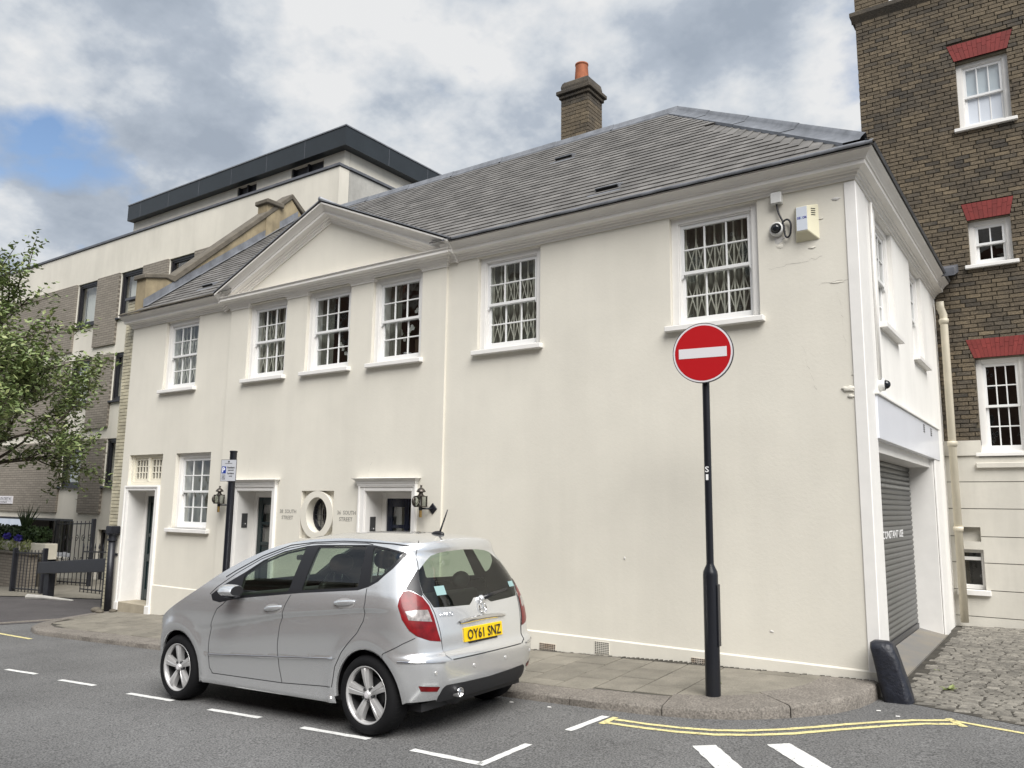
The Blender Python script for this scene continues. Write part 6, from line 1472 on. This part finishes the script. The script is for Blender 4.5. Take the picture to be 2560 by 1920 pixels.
# shut lines
def onshell(pts, s, off): return [Vector((p.x, p.y*s, p.z))+Vector((n_.x, n_.y*s, n_.z))*off for p, n_ in ((cmap(u, z), cnormal(u, z)) for u, z in pts)]
def ribbon(name, pts, w_, mt, parent, s, off=.0012, th=0):
    b = MB(); rows = []
    for i, (u, z) in enumerate(pts):
        a, c = pts[max(0, i-1)], pts[min(len(pts)-1, i+1)]; p = cmap(u, z); n_ = cnormal(u, z); t = (cmap(*c)-cmap(*a)).normalized(); sd = t.cross(n_).normalized()
        rows.append([(q.x, q.y*s, q.z) for q in (p+sd*w_/2+n_*off, p+n_*(off+th), p-sd*w_/2+n_*off)])
    return b.grid(rows).build(name, mt, parent, smooth=bool(th), fixn=False)
ln = lambda pts: [(Us(x, z), z) for x, z in dens(pts, .02, False)+[pts[-1]]]
for s in (1, -1):
    ribbon('shut_line', ln(front_edge), .006, 'car_black', fdo[s], s); ribbon('shut_line', ln(b_edge), .006, 'car_black', fdo[s], s); ribbon('shut_line', ln(r_edge), .006, 'car_black', rdo[s], s)
    ribbon('shut_line', ln([(.545, .297), (1.52, .302), (2.135, .328)]), .006, 'car_black', car, s); ribbon('door_top_seal', ln([(.47, .998), (.55, 1.067), (.75, 1.187), (1.03, 1.320), (1.33, 1.414), (1.62, 1.454), (2.0, 1.463), (2.30, 1.458), (2.38, 1.447)]), .008, 'car_black', car, s)
    ribbon('shut_line', dens(tgp[2:], .02, False), .006, 'car_black', tgo, s); ribbon('shut_line', dens([(2.39, .615), (2.408, .632), (2.568, .712), (2.688, .757)], .02, False), .005, 'car_black', bpo, s, off=.006)
    ribbon('shut_line', dens([(3.42, .562), (3.05, .562), (2.944, .563)], .02, False), .008, 'car_black', tgo, s, off=.005)
    ribbon('rub_strip', ln([(.51, .459), (1.475, .511)]), .016, 'car_chrome', fdo[s], s, off=.002, th=.008); ribbon('rub_strip', ln([(1.49, .512), (2.19, .551)]), .016, 'car_chrome', rdo[s], s, off=.002, th=.008)
    ribbon('bumper_strip', dens([(2.490, .578), (2.70, .570), (2.904, .556)], .02, False), .016, 'car_chrome', bpo, s, off=.007, th=.006)
    ribbon('roof_seam', ln([(.62, 1.155), (.743, 1.218), (1.032, 1.346), (1.35, 1.442), (1.646, 1.468), (1.991, 1.476), (2.312, 1.468), (2.60, 1.452), (2.74, 1.434)]), .012, 'car_black', car, s)
    # arch lips and wheel wells
    for wx in WHEELS:
        ap = [q for q in arch_pts(wx) if q[1] > .215]; rows = []
        for i, (x, z) in enumerate(ap):
            zz_ = max(z, .16); y = side_y(x, zz_) if x < 2.75 else cmap(Us(x, zz_), zz_).y; dx_, dz_ = x-wx, z-.295; r_ = math.hypot(dx_, dz_)
            rows.append([(x, s*(y+.002), z), (x-dx_/r_*.012, s*(y-.004), z-dz_/r_*.012), (x-dx_/r_*.014, s*(y-.03), z-dz_/r_*.014), (x+dx_/r_*.03, s*(y-.05), z+dz_/r_*.03), (x+dx_/r_*.03, s*.42, z+dz_/r_*.03)])
        MB().grid([r[:3] for r in rows]).build('arch_lip', 'car_silver', car, smooth=True); MB().grid([r[2:] for r in rows]).build('wheel_well', 'car_plastic', car, smooth=True)
        q = MB(); q.add([(wx+.36*math.cos(a), s*.45, max(.21, .30+.38*math.sin(a))) for a in [2*math.pi*k/24 for k in range(24)]], [tuple(range(24))]); q.build('wheel_well', 'car_plastic', car)
    # handle with cup
    for x0, x1, za, zb_, dobj in ((1.285, 1.515, .902, .926, fdo[s]), (2.155, 2.395, .985, 1.002, rdo[s])):
        n = 10; rows = []
        for i in range(n+1):
            t = i/n; x = x0+(x1-x0)*t; z = za+(zb_-za)*t; o_ = .030*math.sin(math.pi*min(1, max(0, t)))**.5; y = side_y(x, z)+o_; hh = .016+.004*math.sin(math.pi*t)
            rows.append([(x, s*(y-.012), z-hh), (x, s*(y+.002), z-hh*.6), (x, s*(y+.006), z), (x, s*(y+.002), z+hh*.6), (x, s*(y-.012), z+hh)])
        MB().grid(rows).build('door_handle', 'car_silver', dobj, smooth=True)
        ce = [((x0+x1)/2+(x1-x0)*.46*math.cos(a)+.004, (za+zb_)/2-.006+.040*math.sin(a)) for a in [2*math.pi*k/24 for k in range(24)]]
        q = MB(); q.add([(x, s*(side_y(x, z)+.0018), z) for x, z in ce], [tuple(range(24))]); q.build('handle_cup', 'car_alloy', dobj)
    # mirror
    mr = MB(); rows = []; n = 14
    for t, sc_m in ((0, .25), (.12, .75), (.35, 1.0), (.7, 1.0), (.92, .92), (1.0, .80)):
        x = .82+.22*t; rows.append([(x+.02*math.cos(a), s*(.955+.105*sc_m*math.cos(a)), 1.050+.060*sc_m*math.sin(a)*(1 if math.sin(a) > 0 else .75)) for a in [2*math.pi*k/n for k in range(n+1)]])
    mo = mr.grid(rows).build('door_mirror', 'car_silver', car, smooth=True)
    q = MB(); q.add(rows[-1][:-1], [tuple(range(n))]); q.build('mirror_rim', 'car_plastic', mo)
    MB().box(.80, .93, s*.79, s*.92, .972, 1.005).build('mirror_foot', 'car_plastic', mo, bevel=.015)
    q = MB(); q.grid([[(.845+.14*t, s*(.955+.107*math.cos(a)), 1.028+.052*math.sin(a)*.75) for t in (0, .5, 1)] for a in (math.pi*1.25, math.pi*1.4, math.pi*1.55, math.pi*1.7)]); q.build('indicator', 'lamp_clear', mo)
    # wheels
    for wx in WHEELS:
        yo = .835 if wx == 0 else .838
        wl_ = MB(); prof = [(.212, -.015), (.222, .0), (.240, .006), (.268, .004), (.286, -.010), (.299, -.035), (.303, -.06), (.303, -.16), (.296, -.19), (.27, -.205), (.212, -.20)]
        wl_.lathe([(r, s*(yo+h)) for r, h in prof], (wx, 0, .303), 'y', 44); tyo = wl_.build('tyre', 'tyre', car, smooth=True)
        q = MB()
        for k in range(44):
            a = 2*math.pi*(k+.5)/44; ca, sa = math.cos(a), math.sin(a)
            q.add([(wx+ca*rr_-sa*e, s*(yo+h), .303+sa*rr_+ca*e) for rr_, h in ((.2965, -.03), (.3040, -.06), (.3040, -.095)) for e in (-.003, .003)], [(0, 1, 3, 2), (2, 3, 5, 4)])
        q.build('tread_groove', 'hole_black', tyo)
        rm2 = MB(); rm2.lathe([(.200, s*(yo-.045)), (.205, s*(yo-.015)), (.214, s*(yo+.001)), (.219, s*(yo-.002)), (.214, s*(yo-.02))], (wx, 0, .303), 'y', 44); rmo_ = rm2.build('rim', 'car_alloy', car, smooth=True); MB().lathe([(.199, s*(yo-.16)), (.200, s*(yo-.043))], (wx, 0, .303), 'y', 36).build('rim_barrel', 'steel_dark', rmo_, smooth=True)
        a0_ = math.pi/2+ (.12 if wx else .05)
        for k in range(5):
            a = a0_+2*math.pi*k/5; ca, sa = math.cos(a), math.sin(a); q = MB(); rows = []
            for r_, wd, dp_ in ((.030, .020, -.030), (.065, .025, -.022), (.11, .031, -.016), (.16, .038, -.012), (.196, .045, -.014), (.209, .050, -.022)):
                rows.append([(wx+ca*r_-sa*e, s*(yo+h), .303+sa*r_+ca*e) for e, h in ((-wd, dp_-.045), (-wd*.95, dp_-.004), (-wd*.30, dp_+.002), (-.004, dp_-.004), (wd*.10, dp_+.004), (wd*.95, dp_), (wd, dp_-.045))])
            q.grid(rows).build('spoke', 'car_alloy', rmo_, auto=35)
            a += math.pi/5; q = MB(); q.lathe([(.001, s*(yo-.020)), (.010, s*(yo-.018)), (.010, s*(yo-.05))], (wx+math.cos(a)*.050, 0, .303+math.sin(a)*.050), 'y', 8); q.build('wheel_bolt', 'steel_dark', rmo_)
        MB().lathe([(.001, s*(yo-.006)), (.026, s*(yo-.008)), (.030, s*(yo-.018)), (.034, s*(yo-.03)), (.06, s*(yo-.06))], (wx, 0, .303), 'y', 24).build('hub_cap', 'car_alloy', rmo_, smooth=True)
        MB().lathe([(.001, s*(yo-.0055)), (.021, s*(yo-.0075))], (wx, 0, .303), 'y', 20).build('hub_badge', 'sign_white', rmo_)
        MB().lathe([(.05, s*(yo-.085)), (.13, s*(yo-.085)), (.13, s*(yo-.10))], (wx, 0, .303), 'y', 24).build('brake_disc', 'car_plastic', rmo_); MB().lathe([(.001, s*(yo-.13)), (.20, s*(yo-.13))], (wx, 0, .303), 'y', 24).build('wheel_back', 'car_plastic', rmo_)
# tailgate fittings
TX = lambda y, z: cmap(Ur(y, z), z).x
rc = [(-.285, .628), (.285, .628), (.305, .70), (.300, .80), (-.300, .80), (-.305, .70)]
q = MB((0, 0, 0), (0, 1, 0), (-1, 0, 0)); xp = TX(0, .73)
sl_ = math.atan2(xr(.66)-xr(.80), .14)
def rearbox(y0, y1, z0, z1, t0, t1, name, mt, parent, bevel=.0):
    b = MB(); pts = [(TX(y, z)+t, y, z) for t in (t0, t1) for y, z in ((y0, z0), (y1, z0), (y1, z1), (y0, z1))]; b.add(pts, [(0, 1, 2, 3), (7, 6, 5, 4), (0, 4, 5, 1), (1, 5, 6, 2), (2, 6, 7, 3), (3, 7, 4, 0)]); return b.build(name, mt, parent, bevel=bevel)
pl = rearbox(-.288, .228, .667, .778, .002, .014, 'number_plate', 'plate_yellow', tgo, .003)
text('plate_lettering', 'OY61 SNZ', .455, .078, (TX(0, .723)+.0150, -.03, .723), (0, 1, 0), (-(xr(.66)-xr(.80))/.14, 0, 1), 'print_black', pl, ext=.0006, bold=.008)
rearbox(-.23, .15, .652, .666, .002, .010, 'plate_surround', 'car_black', pl)
cs = MB(); rows = []
for t in np.linspace(-1, 1, 25):
    y = t*.305-.02; z = .822+.012*(1-t*t); hh = .020*(1-.45*abs(t)**6); rows.append([(TX(y, z)+o_, y, z+h_*hh) for o_, h_ in ((.0, -1.1), (.018, -.9), (.026, 0), (.018, .8), (0, 1))])
cs.grid(rows).build('chrome_strip', 'car_chrome', tgo, smooth=True)
q = MB(); q.add([(TX(y, z)+.0012, y, z) for y, z in rc], [tuple(range(6))]); q.build('plate_recess', 'car_alloy', tgo) if False else None
text('model_badge', 'A180', .150, .034, (TX(-.457, .900)+.0035, -.457, .900), (-.12*-1, 1, 0), (-.25, 0, 1), 'car_chrome', tgo, ext=.003, bold=.012)
sx_, sz_ = TX(0, .915)+.012, .912
q = MB(); n = 32; rows = []
for ra, rb2 in ((.040, 0), (.043, .006), (.047, .006), (.049, 0)): rows.append([(sx_+rb2-.25*ra*math.sin(2*math.pi*k/n)*0-(.22*ra*math.sin(2*math.pi*k/n)), ra*math.cos(2*math.pi*k/n), sz_+ra*math.sin(2*math.pi*k/n)) for k in range(n+1)])
q.grid(rows)
for k in range(3):
    a = math.pi/2+k*2*math.pi/3; P_1 = lambda r_, e, h_: (sx_+h_-.22*r_*math.sin(a), r_*math.cos(a)-e*math.sin(a), sz_+r_*math.sin(a)+e*math.cos(a))
    q.add([P_1(.002, -.008, .002), P_1(.002, 0, .008), P_1(.002, .008, .002), P_1(.044, 0, .002)], [(0, 1, 3), (1, 2, 3), (0, 2, 1)])
q.build('star_emblem', 'car_chrome', tgo)
MB().tube([(TX(.0, .975)+.02, .015, .985), (TX(.12, .985)+.035, .13, 1.005), (TX(.40, 1.0)+.02, .40, 1.03)], [.022, .016, .010], 8).build('wiper', 'car_black', tgo, smooth=True)
MB().sphere((TX(0, .98)+.012, .01, .98), .032, 12, 8).build('wiper_hub', 'car_silver', tgo, smooth=True)
for (y0, y1, z0, z1) in ((-.50, -.39, 1.045, 1.115), (.50, .60, 1.04, 1.085)): rearbox(y0, y1, z0, z1, .004, .0055, 'sticker', 'sticker', tgo)
for y in (-.64, -.215, .215, .64): q = MB(); q.lathe([(.001, .012), (.013, .011), (.013, .003)], (TX(y, .485)-.002, y, .485), 'x', 12); q.build('parking_sensor', 'car_alloy', bpo)
MB().lathe([(.030, -.10), (.030, .012), (.036, .014), (.038, .006), (.038, -.10)], (3.105, -.385, .305), 'x', 20).build('exhaust_tip', 'car_chrome', car, smooth=True); MB().lathe([(.001, -.03), (.031, -.03)], (3.105, -.385, .305), 'x', 20).build('exhaust_bore', 'hole_black', car)
MB().lathe([(.001, 2.55), (.11, 2.55), (.11, 3.0), (.001, 3.0)], (0, -.3, .30), 'x', 16).build('silencer', 'car_plastic', car, smooth=True)
rows = [[(2.52, -.03, roofz(2.5, 0)-.004), (2.52, .03, roofz(2.5, 0)-.004)], [(2.54, -.034, roofz(2.5, 0)+.012), (2.54, .034, roofz(2.5, 0)+.012)], [(2.62, -.02, roofz(2.62, 0)+.035), (2.62, .02, roofz(2.62, 0)+.035)], [(2.66, -.016, roofz(2.66, 0)-.002), (2.66, .016, roofz(2.66, 0)-.002)]]
q = MB(); q.sphere((2.56, 0, roofz(2.56, 0)), .06, 14, 8, (1.25, .45, .5)); an = q.build('antenna_base', 'car_black', car, smooth=True); MB().tube([(2.585, 0, roofz(2.58, 0)+.02), (2.675, 0, roofz(2.58, 0)+.215)], [.009, .005], 8).build('antenna_rod', 'car_black', an, smooth=True)
# underside and cabin
MB().box(-.45, 2.95, -.66, .66, .19, .25).build('underbody', 'car_plastic', car)
MB().box(-.45, 2.90, -.72, .72, .40, .43).build('floor_pan', 'car_inside', car) 
MB().box(.42, .80, -.68, .68, .78, .985).build('dashboard', 'car_inside', car, bevel=.06, seg=3)
q = MB(); q.lathe([(.17, -.012), (.185, -.012), (.185, .012), (.17, .012)], (0, 0, 0), 'x', 24, closed=True); wlm = q.build('steering_wheel', 'car_plastic', car, smooth=True); wlm.location = (.93, .36, .98); wlm.rotation_euler = (0, R_(-25), 0)
def seat(x, y, w_, front):
    s_ = MB(); s_.box(x-.45, x+.08, y-w_, y+w_, .50, .68); so_ = s_.build('seat', 'seat_leather', car, bevel=.05, seg=3)
    b = MB(); b.add([(x, y-w_, .60), (x, y+w_, .60), (x+.18, y+w_*.85, 1.12), (x+.18, y-w_*.85, 1.12), (x+.14, y-w_, .60), (x+.14, y+w_, .60), (x+.27, y+w_*.85, 1.12), (x+.27, y-w_*.85, 1.12)], [(0, 1, 2, 3), (7, 6, 5, 4), (0, 4, 5, 1), (1, 5, 6, 2), (2, 6, 7, 3), (3, 7, 4, 0)]); b.build('backrest', 'seat_leather', so_, bevel=.06, seg=3)
    for hy in ((0,) if front else (-.36, .36)):
        MB().sphere((x+.27, y+hy, 1.270), .115, 16, 10, (.75, 1.12, .78)).build('headrest', 'headrest_brown', so_, smooth=True)
        MB().tube([(x+.22, y+hy-.05, 1.08), (x+.24, y+hy-.05, 1.2)], .008, 6).tube([(x+.22, y+hy+.05, 1.08), (x+.24, y+hy+.05, 1.2)], .008, 6).build('headrest_stalk', 'car_chrome', so_)
seat(1.46, -.36, .24, True); seat(1.30, .36, .24, True)
b = MB(); b.box(1.95, 2.45, -.62, .62, .50, .66); so_ = b.build('rear_seat', 'seat_leather', car, bevel=.05, seg=3)
b = MB(); b.add([(2.34, -.62, .6), (2.34, .62, .6), (2.50, .58, 1.02), (2.50, -.58, 1.02), (2.46, -.62, .6), (2.46, .62, .6), (2.58, .58, 1.02), (2.58, -.58, 1.02)], [(0, 1, 2, 3), (7, 6, 5, 4), (0, 4, 5, 1), (1, 5, 6, 2), (2, 6, 7, 3), (3, 7, 4, 0)]); b.build('backrest', 'seat_leather', so_, bevel=.05, seg=3)
for hy in (-.34, .34): MB().sphere((2.545, hy, 1.10), .10, 14, 8, (.55, 1.2, .8)).build('headrest', 'seat_leather', so_, smooth=True)
q = MB(); q.box(.80, .84, -.10, .10, 1.28, 1.33); q.build('rear_view_mirror', 'car_plastic', car, bevel=.01); MB().tube([(.82, 0, 1.32), (.86, 0, roofz(.86, 0))], .008, 6).build('mirror_stem', 'car_plastic', car)
# ------------------------------------------------------------------ terrace across the street, seen only in reflections
opp = [(-40, -26, 13.5), (-26, -13, 11.5), (-13, 1, 13.0), (1, 15, 12.0), (15, 28, 13.5)]
for i, (x0, x1, h) in enumerate(opp):
    YO = -19.0; th = thing('terrace_house', 'brick terrace house across the street behind the viewer', 'house', ((x0+x1)/2, YO, gz((x0+x1)/2)), 'terrace houses across the street'); z0 = gz(x0)-1
    F = dict(O=(x1, YO, 0), R=(-1, 0, 0), I=(0, -1, 0)); W_ = x1-x0; hl = []
    n = int(W_/2.8)
    for k in range(n):
        for fl in range(4):
            zb = 1.2+fl*2.9
            if zb+1.7 < h-.6: hl.append((W_*(k+.5)/n-.55, W_*(k+.5)/n+.55, zb, zb+1.7))
    b = MB(**F); wall_holes(b, .01, W_-.01, z0, h, 0, .4, hl, back=False); b.build('wall', 'stone_far', th)
    b = MB(**F); b.box(.0, W_, -.25, .35, h-.35, h); b.build('cornice', 'stone_trim', th)
    b = MB(**F); b.prism([(-.1, h), (4.5, h+2.8), (9, h), ], .02, W_-.02, 'x'); b.build('roof', 'slate', th)
    for (a, c, e, g) in hl:
        b = MB(**F); b.box(a, a+.08, .12, .2, e, g).box(c-.08, c, .12, .2, e, g).box(a+.08, c-.08, .12, .2, g-.08, g).box(a+.08, c-.08, .12, .2, e, e+.08).box(a+.08, c-.08, .12, .2, (e+g)/2-.03, (e+g)/2+.03); w_ = b.build('window', 'white_paint', th)
        b = MB(**F); b.box(a-.1, c+.1, -.08, .12, e-.12, e); b.build('sill', 'stone_trim', w_)
        b = MB(**F); b.add([(a, .16, e), (c, .16, e), (c, .16, g), (a, .16, g)], [(0, 1, 2, 3)]); b.build('pane', 'pane_glass', w_)
        b = MB(**F); b.box(a, c, .39, .41, e, g); b.build('room_back', 'room_dark', w_)
fp = MB(); fp.add([(x, y, gz(x)+z) for z in (.09, -.05) for x, y in ((-60, -16.6), (40, -16.6), (40, -19), (-60, -19))], [(0, 1, 2, 3), (7, 6, 5, 4), (0, 4, 5, 1), (1, 5, 6, 2), (2, 6, 7, 3), (3, 7, 4, 0)])
o = fp.build('far_pavement', 'slab', loc=(0, 0, 0)); o['kind'] = 'structure'
